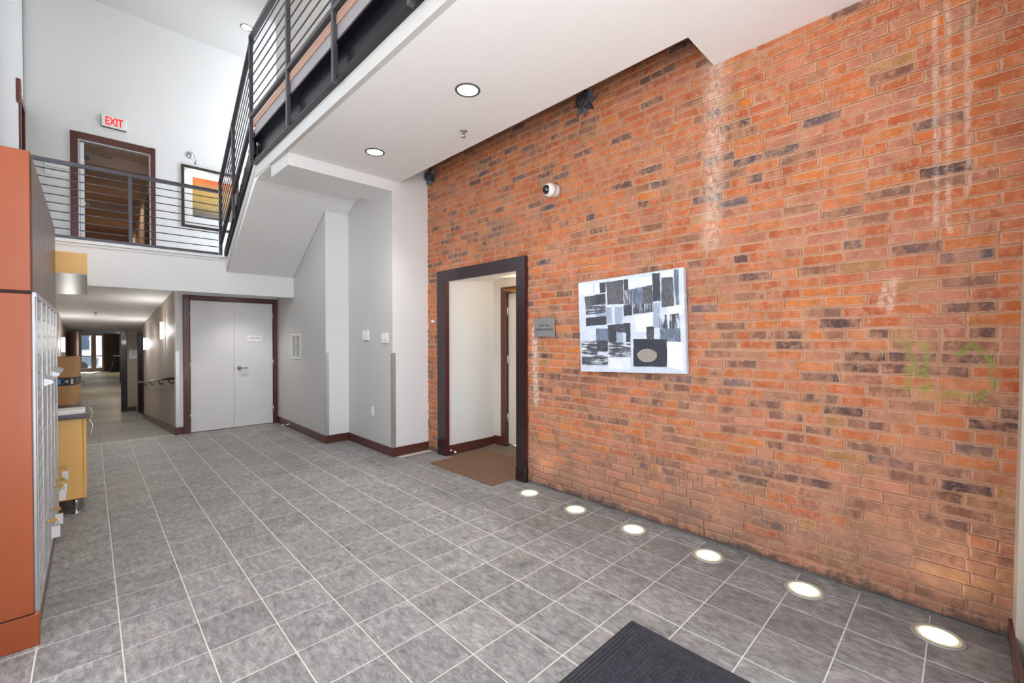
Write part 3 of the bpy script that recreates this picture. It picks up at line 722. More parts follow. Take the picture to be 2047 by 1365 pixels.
STROKES = [('W', [(0.011, 0.978), (0.158, 0.971), (0.159, 0.858), (0.018, 0.863)]), ('W', [(0.63, 0.963), (0.736, 0.959), (0.738, 0.869), (0.632, 0.878)]), ('W', [(0.576, 0.58), (0.734, 0.597), (0.733, 0.416), (0.58, 0.414)]), ('W', [(0.853, 0.301), (0.975, 0.297), (0.976, 0.027), (0.846, 0.063)]), ('W', [(0.19, 0.967), (0.237, 0.964), (0.236, 0.854), (0.186, 0.854)]), ('W', [(0.816, 0.981), (0.919, 0.98), (0.922, 0.926), (0.815, 0.932)]), ('W', [(0.863, 0.655), (0.985, 0.643), (0.986, 0.557), (0.865, 0.557)]), ('B', [(0.187, 0.716), (0.35, 0.684), (0.35, 0.517), (0.185, 0.522)]), ('B', [(0.386, 0.686), (0.457, 0.684), (0.456, 0.51), (0.384, 0.511)]), ('B', [(0.746, 0.692), (0.799, 0.686), (0.796, 0.443), (0.74, 0.446)]), ('P', [(0.3, 0.143), (0.519, 0.154), (0.515, 0.033), (0.302, 0.034)]), ('P', [(0.525, 0.97), (0.63, 0.963), (0.632, 0.878), (0.525, 0.856)]), ('L', [(0.181, 0.472), (0.31, 0.465), (0.303, 0.22), (0.18, 0.222)]), ('D', [(0.237, 0.969), (0.3, 0.964), (0.296, 0.858), (0.236, 0.857)]), ('D', [(0.481, 0.966), (0.522, 0.962), (0.522, 0.851), (0.479, 0.851)]), ('G', [(0.068, 0.835), (0.291, 0.844), (0.292, 0.733), (0.076, 0.727)]), ('D', [(0.186, 0.843), (0.291, 0.844), (0.292, 0.738), (0.182, 0.744)]), ('S', [(0.076, 0.723), (0.292, 0.733), (0.291, 0.641), (0.078, 0.631)]), ('D', [(0.074, 0.597), (0.293, 0.602), (0.294, 0.51), (0.075, 0.504)]), ('V', [(0.482, 0.85), (0.556, 0.854), (0.555, 0.685), (0.481, 0.672)]), ('L', [(0.556, 0.854), (0.66, 0.864), (0.663, 0.675), (0.559, 0.675)]), ('G', [(0.655, 0.864), (0.738, 0.869), (0.741, 0.687), (0.659, 0.675)]), ('G', [(0.306, 0.965), (0.473, 0.962), (0.473, 0.715), (0.312, 0.72)]), ('D', [(0.741, 0.98), (0.806, 0.98), (0.808, 0.705), (0.742, 0.707)]), ('G', [(0.819, 0.927), (0.916, 0.922), (0.917, 0.645), (0.815, 0.642)]), ('L', [(0.924, 0.989), (0.961, 0.987), (0.958, 0.651), (0.931, 0.651)]), ('V', [(0.56, 0.695), (0.741, 0.687), (0.741, 0.607), (0.562, 0.597)]), ('D', [(0.47, 0.694), (0.551, 0.696), (0.552, 0.592), (0.471, 0.583)]), ('V', [(0.795, 0.567), (0.856, 0.567), (0.859, 0.35), (0.794, 0.353)]), ('V', [(0.878, 0.571), (0.954, 0.571), (0.961, 0.303), (0.876, 0.3)]), ('D', [(0.675, 0.46), (0.743, 0.461), (0.74, 0.34), (0.676, 0.339)]), ('L', [(0.796, 0.428), (0.958, 0.429), (0.959, 0.308), (0.797, 0.308)]), ('D', [(0.308, 0.503), (0.399, 0.506), (0.392, 0.315), (0.312, 0.318)]), ('D', [(0.399, 0.506), (0.53, 0.51), (0.528, 0.411), (0.396, 0.417)]), ('D', [(0.488, 0.413), (0.528, 0.411), (0.528, 0.311), (0.484, 0.313)]), ('S', [(0.312, 0.318), (0.528, 0.311), (0.526, 0.164), (0.312, 0.16)]), ('B', [(0.396, 0.417), (0.458, 0.414), (0.455, 0.319), (0.392, 0.321)]), ('S', [(0.015, 0.339), (0.19, 0.34), (0.189, 0.188), (0.018, 0.19)]), ('D', [(0.19, 0.34), (0.297, 0.34), (0.298, 0.22), (0.187, 0.222)]), ('S', [(0.017, 0.172), (0.297, 0.187), (0.296, 0.078), (0.02, 0.075)]), ('K', [(0.557, 0.342), (0.85, 0.331), (0.842, 0.063), (0.55, 0.065)])]
STROKES.append(('T', [(.676+.088*math.cos(a*.4189)*(1+.05*math.sin(a*2)), .175+.068*math.sin(a*.4189)) for a in range(15)]))
for k, (m, pts) in enumerate(STROKES):
    pts = list(pts)
    if len(pts) == 4:                                    # ragged brushed edges
        q = []
        for i in range(4):
            a, b = pts[i], pts[(i+1) % 4]
            for s_ in range(5):
                f = s_/5; q.append((a[0]+(b[0]-a[0])*f+R.uniform(-.003, .003), a[1]+(b[1]-a[1])*f+R.uniform(-.003, .003)))
        pts = q
    MB().prism([puv(u, v_, xf-.0004*(1+k*.25)) for u, v_ in pts], (.0004, 0, 0)).build('brush_stroke', SM[m], pc)

s = on_wall('wall_sign', -.218, 1.54, 'square grey plaque reading exit to parking garage beside the doorway', 'sign')
MB().cbox(XW-.024, XW-.012, -.356, -.081, 1.54, 1.73, .002).build('plaque', mat('plaque_grey', (138, 132, 133), .4, .3, var=.04), s)
MB().cbox(XW-.012, XW-.001, -.31, -.13, 1.58, 1.69, .002).build('spacer', 'dark', s)
lettering('lettering', 'EXIT TO', .034, (XW-.0255, -.216, 1.652), (0, -1, 0), (0, 0, 1), 'ink', s)
lettering('lettering', 'PARKING GARAGE', .034, (XW-.0255, -.218, 1.614), (0, -1, 0), (0, 0, 1), 'ink', s, sx=.82)
s = on_wall('sensor_button', 1.79, 1.735, 'tiny white box on the brick left of the doorway', 'wall box')
MB().cbox(XW-.03, XW, 1.765, 1.81, 1.733, 1.768, .005).build('housing', 'offwhite', s)

c = on_wall('security_camera', -.335, 2.985, 'white dome security camera on the brick wall', 'camera')
o = Vector((XW, -.352, 2.985)); ax = Vector((-1, .12, -.05))
MB().lathe(o, ax, [(.062, -.006), (.064, .03), (.064, .045)], 32).build('base', 'offwhite', c)
MB().lathe(o, ax, [(.067, .047), (.067, .085), (.062, .105), (.05, .122), (.043, .128)], 32).build('housing', 'offwhite', c)
o2 = o+ax.normalized()*.112+Vector((0, 0, -.004))
MB().lathe(o2, ax, [(.046, 0), (.044, .016), (.036, .031), (.022, .042), (.008, .0465), (0., .047)], 32).build('dome', 'glassd', c)
MB().lathe(o2+ax.normalized()*.036, ax, [(.016, 0), (.016, .012), (.0, .0125)], 16).build('lens', 'rubber', c)


def star(y, z, r, lab):
    st = on_wall('anchor_star', y, z, lab, 'wall anchor'); st['group'] = 'star shaped tie rod anchors'
    n = 8; vs = []; fs = []; o = Vector((XW-.002, y, z))
    for i in range(2*n):
        g = math.pi*i/n-math.pi/2; rr = r if i % 2 == 0 else r*.56
        vs.append(o+Vector((-.012 if i % 2 == 0 else -.004, rr*math.cos(g), rr*math.sin(g))))
    for i in range(2*n):
        g = math.pi*i/n-math.pi/2; vs.append(o+Vector((-.058 if i % 2 == 0 else -.03, r*.42*math.cos(g), r*.42*math.sin(g))))
    for i in range(2*n): vs.append(Vector((XW, vs[i].y, vs[i].z)))
    for i in range(2*n):
        j = (i+1) % (2*n); fs += [(i, j, 2*n+j, 2*n+i), (i, 4*n+i, 4*n+j, j)]
    MB().add(vs, fs).build('rays', 'ironm', st)
    MB().lathe(o, (-1, 0, 0), [(r*.50, .02), (r*.50, .064), (r*.44, .072), (r*.38, .066), (r*.30, .07), (r*.18, .076), (.0, .078)], 24).build('boss', 'ironm', st)
    MB().lathe(o, (-1, 0, 0), [(.022, .07), (.022, .095)], 6, smooth=False).build('nut', 'ironm', st)


star(-.715, 3.715, .135, 'cast iron star anchor high on the brick wall above the camera')
star(1.835, 3.70, .125, 'cast iron star anchor in the far corner beside the white pier')

# ------------------------------------------------------------------ floor uplights, downlights, sprinklers
for k, (x, y) in enumerate(((-.052, -.205), (-.055, -.776), (-.045, -1.346), (-.044, -1.931), (-.048, -2.504), (-.042, -3.085))):
    nth = ('nearest the doorway', 'second from the doorway', 'third from the doorway', 'fourth from the doorway', 'fifth from the doorway', 'nearest the street corner')[k]
    u = thing('floor_uplight', (x, y, 0), 'round recessed floor uplight by the brick wall, '+nth, 'floor light', 'floor uplights along the brick wall')
    MB().lathe((x, y, 0), (0, 0, 1), [(.106, -.001), (.106, .003), (.102, .006), (.091, .006), (.087, .003)], 40).build('trim_ring', 'ringf', u)
    MB().lathe((x, y, 0), (0, 0, 1), [(.088, .0005), (.088, .0032), (.074, .0046)], 40).build('frosted_rim', 'lensrim', u)
    MB().lathe((x, y, 0), (0, 0, 1), [(.0745, .001), (.074, .0047), (.0, .0056)], 40).build('lens', 'lensf', u)
    lamp('uplight_beam', 'SPOT', (x+.0, y, .03), 1.9 if k in (0, 5) else .6, (1, .84, .60), to=(XW+.05, y, .75), size=.04, spot=100, blend=1)
for x, y, z, lab in ((-.937, -.361, 3.541, 'round recessed downlight in the white soffit, nearer the camera'), (-.924, 1.268, 3.541, 'round recessed downlight in the white soffit, nearer the dropped beam'), (-1.06, 5.956, 7.2, 'round recessed downlight in the high ceiling above the stair'), (-2.6, -2.0, 7.2, 'added unseen fill downlight in the high ceiling at the street end of the lobby'), (-2.6, .6, 7.2, 'added unseen fill downlight in the high ceiling over the middle of the lobby'), (-1.35, 4.93, 2.31, 'added unseen fill downlight under the mezzanine before the closet doors'), (-2.9, 4.93, 2.31, 'added unseen fill downlight under the mezzanine at the top of the ramp')):  # lobby ceiling and under-mezzanine ones are unseen fill lights, added for brightness
    u = thing('downlight', (x, y, z), lab, 'ceiling light', 'recessed downlights')
    MB().lathe((x, y, z), (0, 0, -1), [(.102, -.001), (.102, .004), (.095, .007), (.085, .0065), (.083, .001)], 40).build('trim_ring', 'ring', u)
    MB().lathe((x, y, z), (0, 0, -1), [(.084, .0005), (.080, .002), (.0, .003)], 40).build('lens', 'lens', u)
    lamp('downlight_beam', 'SPOT', (x, y, z-.02), (16 if z < 3 else 40) if z < 4 else (5 if y > 5 else 130), NEUT, to=(x, y, 0), size=.08, spot=110, blend=.8)
for x, y, z, lab in ((-.53, .222, 3.541, 'chrome fire sprinkler head in the white soffit'), (-3.07, 9.1, 2.05, 'fire sprinkler head in the passage ceiling')):
    s = thing('fire_sprinkler', (x, y, z), lab, 'sprinkler')
    MB().lathe((x, y, z), (0, 0, -1), [(.038, -.0), (.036, .005), (.014, .008), (.012, .03)], 20).build('escutcheon', 'chrome', s)
    MB().tube([(x-.012, y, z-.028), (x-.014, y, z-.045), (x, y, z-.056)], .003).tube([(x+.012, y, z-.028), (x+.014, y, z-.045), (x, y, z-.056)], .003).build('yoke', 'chrome', s)
    MB().lathe((x, y, z-.056), (0, 0, -1), [(.02, 0), (.022, .002), (.0, .003)], 14).build('deflector', 'chrome', s)

# ------------------------------------------------------------------ black entrance mat
m0 = thing('entrance_mat', (-1.7, -2.4, 0), 'large charcoal waffle entrance mat in the foreground', 'mat')
MX0, MX1, MY0, MY1 = -2.55, -1.062, -2.95, -1.93
MT['matr'] = mat('mat_rubber', (38, 38, 42), .85); 
t = NT('mat_pile'); n = t.noise(t.pos, 420, 3, .7); n2 = t.noise(t.pos, 30, 3)
t.base(t.mix(t.mr(t.math('ADD', n, t.math('MULTIPLY', n2, .4)), .5, .9), lin((26, 26, 31)), lin((70, 70, 78)))); t.set(Roughness=.95); t.bump(n, .8, .003); MT['pile'] = t.m
MB().cbox(MX0, MX1, MY0, MY1, .0005, .008, .003).build('backing', 'matr', m0)
MB().box(MX0+.088, MX1-.088, MY0+.088, MY1-.088, .006, .0085).build('pile_base', 'pile', m0)
mb = MB()
for k in range(4):
    a = .012+k*.019; h = .0125 if k % 2 == 0 else .0115; w_ = .0165
    mb.cbox(MX0+a, MX1-a, MY0+a, MY0+a+w_, .006, h, .003); mb.cbox(MX0+a, MX1-a, MY1-a-w_, MY1-a, .006, h, .003)
    mb.cbox(MX0+a, MX0+a+w_, MY0+a+w_, MY1-a-w_, .006, h, .003); mb.cbox(MX1-a-w_, MX1-a, MY0+a+w_, MY1-a-w_, .006, h, .003)
mb.build('border', 'pile', m0)
mb = MB(); cs = .052; bx = MX1-.094; iy = 0
y = MY1-.094
while y-cs > MY0+.09:
    x = bx; ix = 0
    while x-cs > MX0+.09:
        ver = (ix+iy) % 2
        for r_ in range(3):
            o0 = .0035+r_*.0158; ln = cs-.006
            if ver: mb.cbox(x-o0-.0135, x-o0, y-ln, y-.003, .006, .0138+R.uniform(-.001, .001), .0045)
            else: mb.cbox(x-ln, x-.003, y-o0-.0135, y-o0, .006, .0138+R.uniform(-.001, .001), .0045)
        x -= cs; ix += 1
    y -= cs; iy += 1
mb.build('waffle_pile', 'pile', m0, kind='stuff', label='raised basket weave ribs of the mat')

# ------------------------------------------------------------------ mailbox wall on the left
XM = -3.355
cb = thing('mailbox_cabinet', (-3.6, 1.08, 0), 'tall cherry veneer cabinet housing the mailboxes at left edge', 'cabinet')
MB().cbox(-3.865, -3.360, .03, .07, 1.765, 2.452, .003).build('end_panel', 'cherry', cb)
MB().cbox(-3.865, -3.360, .03, .07, .168, 1.750, .003).build('end_panel', 'cherry', cb)
MB().cbox(-3.865, -3.342, .034, .07, .0, .160, .003).build('plinth_panel', 'cherry', cb)
MB().box(-3.86, -3.36, .045, .07, .0, 2.44).build('shadow_gap', 'dark', cb)
MB().box(-3.865, -3.37, .07, 2.07, 2.38, 2.44).build('top_panel', 'brownlam', cb)
for k in range(5):
    a, b = .0702+k*.40, .0702+(k+1)*.40
    MB().cbox(-3.40, -3.356, a, b-.002, 1.765, 2.44, .0015).build('side_panel', 'brownlam', cb)
MB().cbox(-3.40, -3.350, .07, 2.085, .0, .118, .003).build('toe_kick', 'mahogy', cb)
MB().box(-3.865, -3.40, 2.05, 2.075, 0, 2.44).build('end_panel', 'brownlam', cb)
mu = thing('mailbox_unit', (-3.45, 1.14, .12), 'wall of brushed aluminium mailboxes recessed in the cherry cabinet', 'mailboxes')
MB().box(-3.75, XM-.010, .085, 2.045, .122, 1.762).build('case', 'steel', mu)
mb = MB(); cy = [.165, .535, .905, 1.275, 1.645, 2.03]; ZT, ZB = 1.735, .19
for y in cy: mb.cbox(XM-.012, XM+.008, y-.014, y+.014, .15, 1.762, .002)
mb.cbox(XM-.012, XM+.010, .085, 2.045, 1.738, 1.763, .002); mb.cbox(XM-.012, XM+.008, .085, 2.045, .122, .152, .002)
mb.box(XM-.012, XM+.004, .072, .149, .122, 1.762)
mb.build('frame', 'alu', mu)
for ci in range(5):
    y0, y1 = cy[ci]+.018, cy[ci+1]-.018
    zs = [1.735-.098*k for k in range(6)]
    if ci in (1, 3, 4): zs = [1.735-.098*k for k in range(5)]+[1.25]
    lo = zs[-1]; n = {0: 11, 1: 4, 2: 11, 3: 4, 4: 4}[ci]; zs = zs+[lo-(lo-.165)*(k+1)/n for k in range(n)]
    for k in range(len(zs)-1):
        dd = MB().cbox(XM-.012, XM+.001, y0, y1, zs[k+1]+.004, zs[k]-.004, .002).cbox(XM, XM+.003, y0+.05, y1-.02, zs[k+1]+.018, zs[k]-.018, .001).build('door', 'aludoor', mu)
        MB().lathe((XM+.001, y0+.025, (zs[k]+zs[k+1])/2), (1, 0, 0), [(.010, 0), (.010, .005), (.006, .007)], 10).build('lock', 'chrome', dd)
    if ci in (1, 3, 4):
        MB().prism([(XM+.0, y0, 1.247), (XM+.045, y0, 1.268), (XM+.045, y0, 1.283), (XM, y0, 1.30)], (0, y1-y0, 0)).build('mail_slot_hood', 'alu', mu)
nms = ('nearest the street end', 'second in the row', 'third in the row', 'fourth in the row', 'last in the row')
for k, (y, z) in enumerate(((.60, .445), (.99, .405), (1.46, .44), (1.72, .43), (1.98, .47))):
    ks = thing('mailbox_key', (XM, y, z), 'brass key with a paper tag in a low mailbox lock, '+nms[k], 'key', 'keys left in the lower mailbox doors')
    MB().cyl((XM+.004, y, z), (XM+.03, y, z), .004, n=8).lathe((XM+.042, y-.0015, z), (0, 1, 0), [(.014, 0), (.014, .003)], 14).build('key', 'brass', ks)
    MB().tube([(XM+.048+.011*math.sin(a*.785), y+.004*math.cos(a), z-.014-.011*math.cos(a*.785)) for a in range(9)], .0018, 6).build('split_ring', 'chrome', ks)
    MB().prism([(XM+.030, y-.002, z-.036), (XM+.066, y+.004, z-.036), (XM+.066, y+.004, z-.105), (XM+.030, y-.002, z-.105)], (0, .003, 0)).build('tag', 'tagw', ks)

# maple cupboard, parcel and papers
cc = thing('counter_cabinet', (-3.5, 2.75, 0), 'maple cupboard on a steel leg under a dark counter behind the mailboxes', 'cabinet')
MB().cbox(-3.855, -3.204, 2.185, 2.205, .135, .83, .002).build('end_panel', 'maplez', cc)
MB().box(-3.855, -3.21, 2.205, 3.25, .135, .83).build('body', 'maplez', cc)
for a, b in ((2.19, 2.72), (2.724, 3.25)):
    dd = MB().cbox(-3.202, -3.182, a, b, .13, .83, .002).build('door', 'maplez', cc)
    yy = a+.04 if a < 2.5 else b-.04
    MB().tube([(-3.183, yy, .81), (-3.155, yy, .80), (-3.142, yy, .76), (-3.142, yy, .72), (-3.155, yy, .68), (-3.183, yy, .67)], .006).build('handle', 'chrome', dd)
for y in (2.235, 3.18): MB().lathe((-3.25, y, 0), (0, 0, 1), [(.030, 0), (.030, .006), (.012, .014), (.012, .04), (.020, .09), (.022, .135)], 20).build('leg', 'steel', cc)
for y in (2.25, 3.18): MB().cbox(-3.36, -3.33, y-.03, y+.03, 0, .135, .002).build('leg', 'mahog', cc)
MB().cbox(-3.862, -3.165, 2.17, 3.32, .832, .866, .004).build('countertop', 'cap', cc)
px = thing('parcel_box', (-3.40, 3.13, .866), 'brown cardboard parcel with a dark printed tape band on the counter', 'box')
ca, sa = math.cos(math.radians(-7)), math.sin(math.radians(-7))
def rp(x, y): return (-3.262+x*ca-y*sa, 3.0+x*sa+y*ca)
def rbox(mb, x0, x1, y0, y1, z0, z1):
    p = [rp(*q) for q in ((x0, y0), (x1, y0), (x1, y1), (x0, y1))]; return mb.hexa([q+(z0,) for q in p]+[q+(z1,) for q in p])
rbox(MB(), -.33, 0, 0, .30, .867, 1.345).build('carton', 'board', px)
mb = MB(); rbox(mb, -.331, .0012, -.0012, .301, 1.062, 1.142); mb.build('tape', 'tape', px)
rbox(MB(), -.055, -.052, -.003, -.0015, 1.08, 1.125).build('tape_mark', 'tapewhite', px)
mb = MB(); rbox(mb, -.135, -.10, -.0028, -.0014, 1.078, 1.128); mb.build('tape_mark', 'tapeblue', px, label='pale blue printed mark on the tape')
q = [rp(-.098+.022*math.sin(a*.52), -.002)+(1.103+.028*math.cos(a*.52),) for a in range(7)]
MB().tube(q, .0025, 5).build('tape_mark', 'tapeblue', px, label='pale blue curved stroke on the tape')
cxy = rp(-.058, -.0014)
MB().lathe((cxy[0], cxy[1], 1.103), (0, -1, 0), [(.012, 0), (.012, .001)], 14).build('tape_mark', 'tapewhite', px, label='pale round mark on the tape')
rbox(MB(), -.032, -.012, -.0028, -.0014, 1.075, 1.13).build('tape_mark', 'tapewhite', px)
pt = thing('paper_tray', (-3.4, 2.3, .866), 'white shallow paper tray at the front edge of the counter', 'tray')
MB().cbox(-3.56, -3.188, 2.19, 2.44, .8665, .905, .008).build('tray', 'offwhite', pt)
MB().box(-3.50, -3.285, 2.1885, 2.190, .872, .900).build('label_strip', 'paper', pt)

# maple fronted bulkhead with a stainless underside
bk = thing('overhead_cabinet', (-3.5, 3.35, 2.08), 'maple fronted overhead cabinet with stainless underside above the counter', 'cabinet')
MB().cbox(-3.865, -3.166, 2.10, 2.13, 2.083, 2.262, .002).build('front_panel', 'maple', bk)
MB().cbox(-3.865, -3.168, 2.13, 4.58, 2.10, 2.255, .002).build('body', 'maplez', bk)
MB().box(-3.863, -3.170, 2.105, 4.58, 2.081, 2.0995).build('underside', 'steel', bk)

# ------------------------------------------------------------------ staircase and railings
ST = thing('staircase', (-1.15, 3.8, 2.77), 'straight stair climbing from the mezzanine to the walkway, white underneath', 'stairs')
prof = [(4.635, 2.526), (3.287, 3.341), (3.15, 3.418), (3.07, 3.468), (2.98, 3.508), (2.85, 3.529), (2.455, 3.531), (2.455, 3.67), (2.9, 3.67), (3.1, 3.62), (4.635, 2.70)]
mb = MB().prism([(-1.645, y, z) for y, z in prof], (.94, 0, 0)); prof2 = [(3.245, 3.3645)]+prof[2:9]+[(3.1, 3.62), (3.245, 3.54)]
mb.prism([(-.705, y, z) for y, z in prof2], (.34, 0, 0)); mb.build('soffit', 'white', ST)
lo0, lo1 = (2.93, 3.672), (4.60, 2.575)
MB().prism([(-1.665, 2.93, 3.665), (-1.665, 4.60, 2.545), (-1.665, 4.60, 2.765), (-1.665, 4.54, 2.80), (-1.665, 2.93, 3.90)], (.02, 0, 0)).build('string_edge', 'grey', ST)  # white edge toned grey like the fascia, shade put into the colour
MB().prism([(-1.690, 2.90, 3.79), (-1.690, 4.50, 2.765), (-1.690, 4.60, 2.765), (-1.690, 4.60, 2.84), (-1.690, 2.90, 4.05)], (.03, 0, 0)).build('stringer', 'blackst', ST, label='glossy black steel stringer')
nst = 8
for k in range(nst):
    y1 = 4.60-k*.215; z = 2.77+(k+1)*.172
    MB().cbox(-1.66, -.71, y1-.24, y1, z-.04, z, .004).build('tread', 'curb', ST)
    MB().box(-1.655, -.71, y1-.22, y1-.205, z-.172, z-.04).build('riser', 'plate', ST)


def railing(name, lab, p0, p1, ztop, zbot, posts, nb, ext=None):
    """p0,p1: plan ends; ztop/zbot: (start,end) heights of the top and bottom rail"""
    g = thing(name, ((p0[0]+p1[0])/2, (p0[1]+p1[1])/2, min(zbot)), lab, 'railing')
    at = lambda f, z: (p0[0]+(p1[0]-p0[0])*f, p0[1]+(p1[1]-p0[1])*f, z)
    L = lambda a, f: a[0]+(a[1]-a[0])*f
    MB().bar(at(0, ztop[0]), at(1, ztop[1]), .05, .045).build('top_rail', 'railm', g)
    MB().bar(at(0, zbot[0]), at(1, zbot[1]), .04, .04).build('bottom_rail', 'railm', g)
    for k in range(nb):
        f = (k+1)/(nb+1); a = [zbot[i]+(ztop[i]-zbot[i])*f for i in (0, 1)]
        MB().tube([at(0, a[0]), at(1, a[1])], .0065, 6).build('bar', 'railm', g)
    for f, z0, z1 in posts:
        x, y, _ = at(f, 0)
        MB().cbox(x-.02, x+.02, y-.022, y+.022, z0, z1, .003).build('post', 'railm', g)
    return g


XR = -1.70
railing('guard_railing', 'grey steel railing along the mezzanine edge', (-3.86, 4.655), (-1.752, 4.655), (3.715, 3.735), (2.80, 2.80), [(.526, 2.765, 3.70)], 8)
railing('guard_railing', 'black steel railing sloping up beside the stair', (XR-.025, 4.64), (XR, 2.93), (3.86, 5.19), (2.95, 4.21), [(.0, 2.70, 3.86), (.455, 3.19, 4.44)], 7)
L_ = 2.905+3.40
railing('guard_railing', 'black steel railing along the upper walkway edge', (xo(2.905)-.072, 2.905), (xo(-3.4)-.072, -3.40), (5.19, 5.19), (4.232, 4.232), [(0, 3.665, 5.17), ((2.905-1.573)/L_, 3.662, 5.17), ((2.905-.45)/L_, 3.64, 5.17), ((2.905+.72)/L_, 3.64, 5.17), ((2.905+1.9)/L_, 3.64, 5.17)], 7)

# ------------------------------------------------------------------ upper level
d = thing('door_3', (-2.82, 7.0, 2.77), 'brown framed doorway on the mezzanine with its grey door standing open', 'door', kind='structure')
MB().cbox(-3.368, -3.275, 6.972, 7.16, 2.77, 4.935, .006).build('jamb', 'mahog', d)
MB().cbox(-2.352, -2.285, 6.972, 7.16, 2.77, 4.945, .006).build('jamb', 'mahog', d)
MB().cbox(-3.275, -2.352, 6.972, 7.16, 4.825, 4.94, .006).build('head', 'mahogx', d)
MB().box(-3.275, -3.258, 7.0, 7.1, 2.77, 4.825).box(-2.369, -2.352, 7.0, 7.1, 2.77, 4.825).box(-3.26, -2.369, 7.0, 7.1, 4.805, 4.825).build('door_stop_strip', 'alu', d)
lf = MB().cbox(-3.255, -3.205, 7.02, 7.93, 2.79, 4.79, .003).build('leaf', 'doorp', d)
MB().lathe((-3.205, 7.13, 3.80), (1, 0, 0), [(.032, 0), (.032, .01), (.012, .014), (.012, .05)], 16).tube([(-3.155, 7.13, 3.80), (-3.15, 7.16, 3.80), (-3.15, 7.25, 3.795)], .010).build('lever_handle', 'chrome', lf)
MB().cbox(-3.205, -3.145, 7.10, 7.35, 4.60, 4.68, .006).build('door_closer', 'ring', d)
MB().tube([(-3.17, 7.16, 4.69), (-2.86, 7.35, 4.72), (-2.93, 7.06, 4.79)], .010).build('closer_arm', 'ring', d)
# corridor beyond
wallbox('wall_corridor', [(-3.6, -3.42, 7.15, 15, 2.7, 5.4), (-2.24, -2.1, 7.15, 15, 2.7, 5.4), (-3.6, -2.1, 15, 15.1, 2.7, 5.4)], 'warmwall', 'warm beige corridor walls seen through the mezzanine doorway')
wallbox('floor', [(-3.6, -2.1, 7.0, 15, 2.6, 2.77)], 'cap', 'corridor floor beyond the mezzanine doorway')
wallbox('ceiling', [(-3.6, -2.1, 7.15, 8.7, 5.17, 5.4), (-3.6, -2.1, 8.7, 11.8, 4.94, 5.4), (-3.6, -2.1, 11.8, 15, 4.72, 5.4)], 'warmwall', 'stepped corridor ceiling beyond the mezzanine doorway')
MB().cbox(-2.27, -2.24, 8.6, 9.5, 2.77, 4.5, .004).build('door_4', 'darkbrown', kind='structure', label='dark door on the right of the upper corridor')
s = thing('fire_sprinkler', (-2.85, 8.1, 5.17), 'fire sprinkler head in the upper corridor ceiling', 'sprinkler')
MB().lathe((-2.85, 8.1, 5.17), (0, 0, -1), [(.036, 0), (.034, .005), (.012, .01), (.01, .05), (.02, .052), (.0, .055)], 16).build('head', 'chrome', s)
lamp('corridor_fill', 'SPOT', (-2.75, 8.0, 5.15), 11, NEUT, to=(-2.75, 8.0, -2), spot=150, blend=.6, size=.1); lamp('corridor_fill', 'SPOT', (-2.75, 10.6, 4.92), 17, WARM, to=(-2.75, 10.6, -2), spot=150, blend=.6, size=.1); lamp('corridor_fill', 'SPOT', (-2.75, 13.3, 4.70), 20, (1, .72, .5), to=(-2.75, 13.3, -2), spot=150, blend=.6, size=.1)  # fill lights added under the upper corridor ceiling, no fixtures built

e = thing('exit_sign', (-2.83, 7.0, 5.12), 'white exit sign with red letters above the mezzanine doorway', 'sign')
MB().cbox(-2.995, -2.668, 6.955, 7.0, 5.122, 5.325, .008).build('housing', 'exitw', e)
MB().box(-2.99, -2.673, 6.957, 6.999, 5.118, 5.1215).box(-2.9985, -2.9955, 6.958, 6.999, 5.124, 5.322).build('dark_edge', 'dark', e)  # dark strips along the bottom and left edge of the sign
lettering('lettering', 'EXIT', .185, (-2.832, 6.9545, 5.222), (1, 0, 0), (0, 0, 1), 'exitred', e, bold=.006, sx=.61)
s = thing('room_sign', (-3.515, 7.0, 4.16), 'white sign reading second floor left of the mezzanine doorway', 'sign')
MB().cbox(-3.655, -3.382, 6.988, 7.0, 4.16, 4.352, .002).build('panel', 'paper', s)
lettering('lettering', 'SECOND FLOOR', .032, (-3.518, 6.987, 4.272), (1, 0, 0), (0, 0, 1), 'ink', s)
lettering('lettering', 'ROOF DECK', .026, (-3.518, 6.987, 4.232), (1, 0, 0), (0, 0, 1), 'ink', s)
# framed picture with its lamp
pf_ = thing('framed_picture', (-1.46, 7.0, 3.62), 'framed abstract picture in orange and gold behind the stair railing', 'picture')
px0, px1, pz0, pz1 = -1.912, -.985, 3.62, 4.78
mb = MB()
for a, b, c_, d_ in ((px0, px0+.045, pz0, pz1), (px1-.045, px1, pz0, pz1), (px0+.045, px1-.045, pz0, pz0+.045), (px0+.045, px1-.045, pz1-.045, pz1)): mb.cbox(a, b, 6.96, 7.0, c_, d_, .004)
mb.build('frame', mat('dark_bronze_frame', (58, 50, 46), .4, .2), pf_)
MB().box(px0+.045, px1-.045, 6.985, 6.995, pz0+.045, pz1-.045).build('mount', 'paper', pf_)
t = NT('gold_print'); z = t.n('ShaderNodeSeparateXYZ'); t.put(z.inputs[0], t.vm('ADD', t.pos, t.vm('SCALE', t.n('ShaderNodeTexNoise').outputs[1], .0)))
n = t.noise(t.pos, 4, 5); zz = t.math('ADD', z.outputs[2], t.math('MULTIPLY', n, .25))
rp_ = t.n('ShaderNodeValToRGB'); t.put(rp_.inputs[0], t.mr(zz, 3.85, 4.8))
el = rp_.color_ramp.elements; el[0].position = 0; el[0].color = lin((150, 146, 142)); el[1].position = 1; el[1].color = lin((196, 82, 40))
for p_, c_ in ((.18, (122, 116, 112)), (.36, (190, 164, 104)), (.58, (204, 172, 96)), (.74, (196, 150, 90)), (.84, (206, 110, 60))):
    q = el.new(p_); q.color = lin(c_)
t.base(rp_.outputs[0]); t.set(Roughness=.3); MT['print'] = t.m
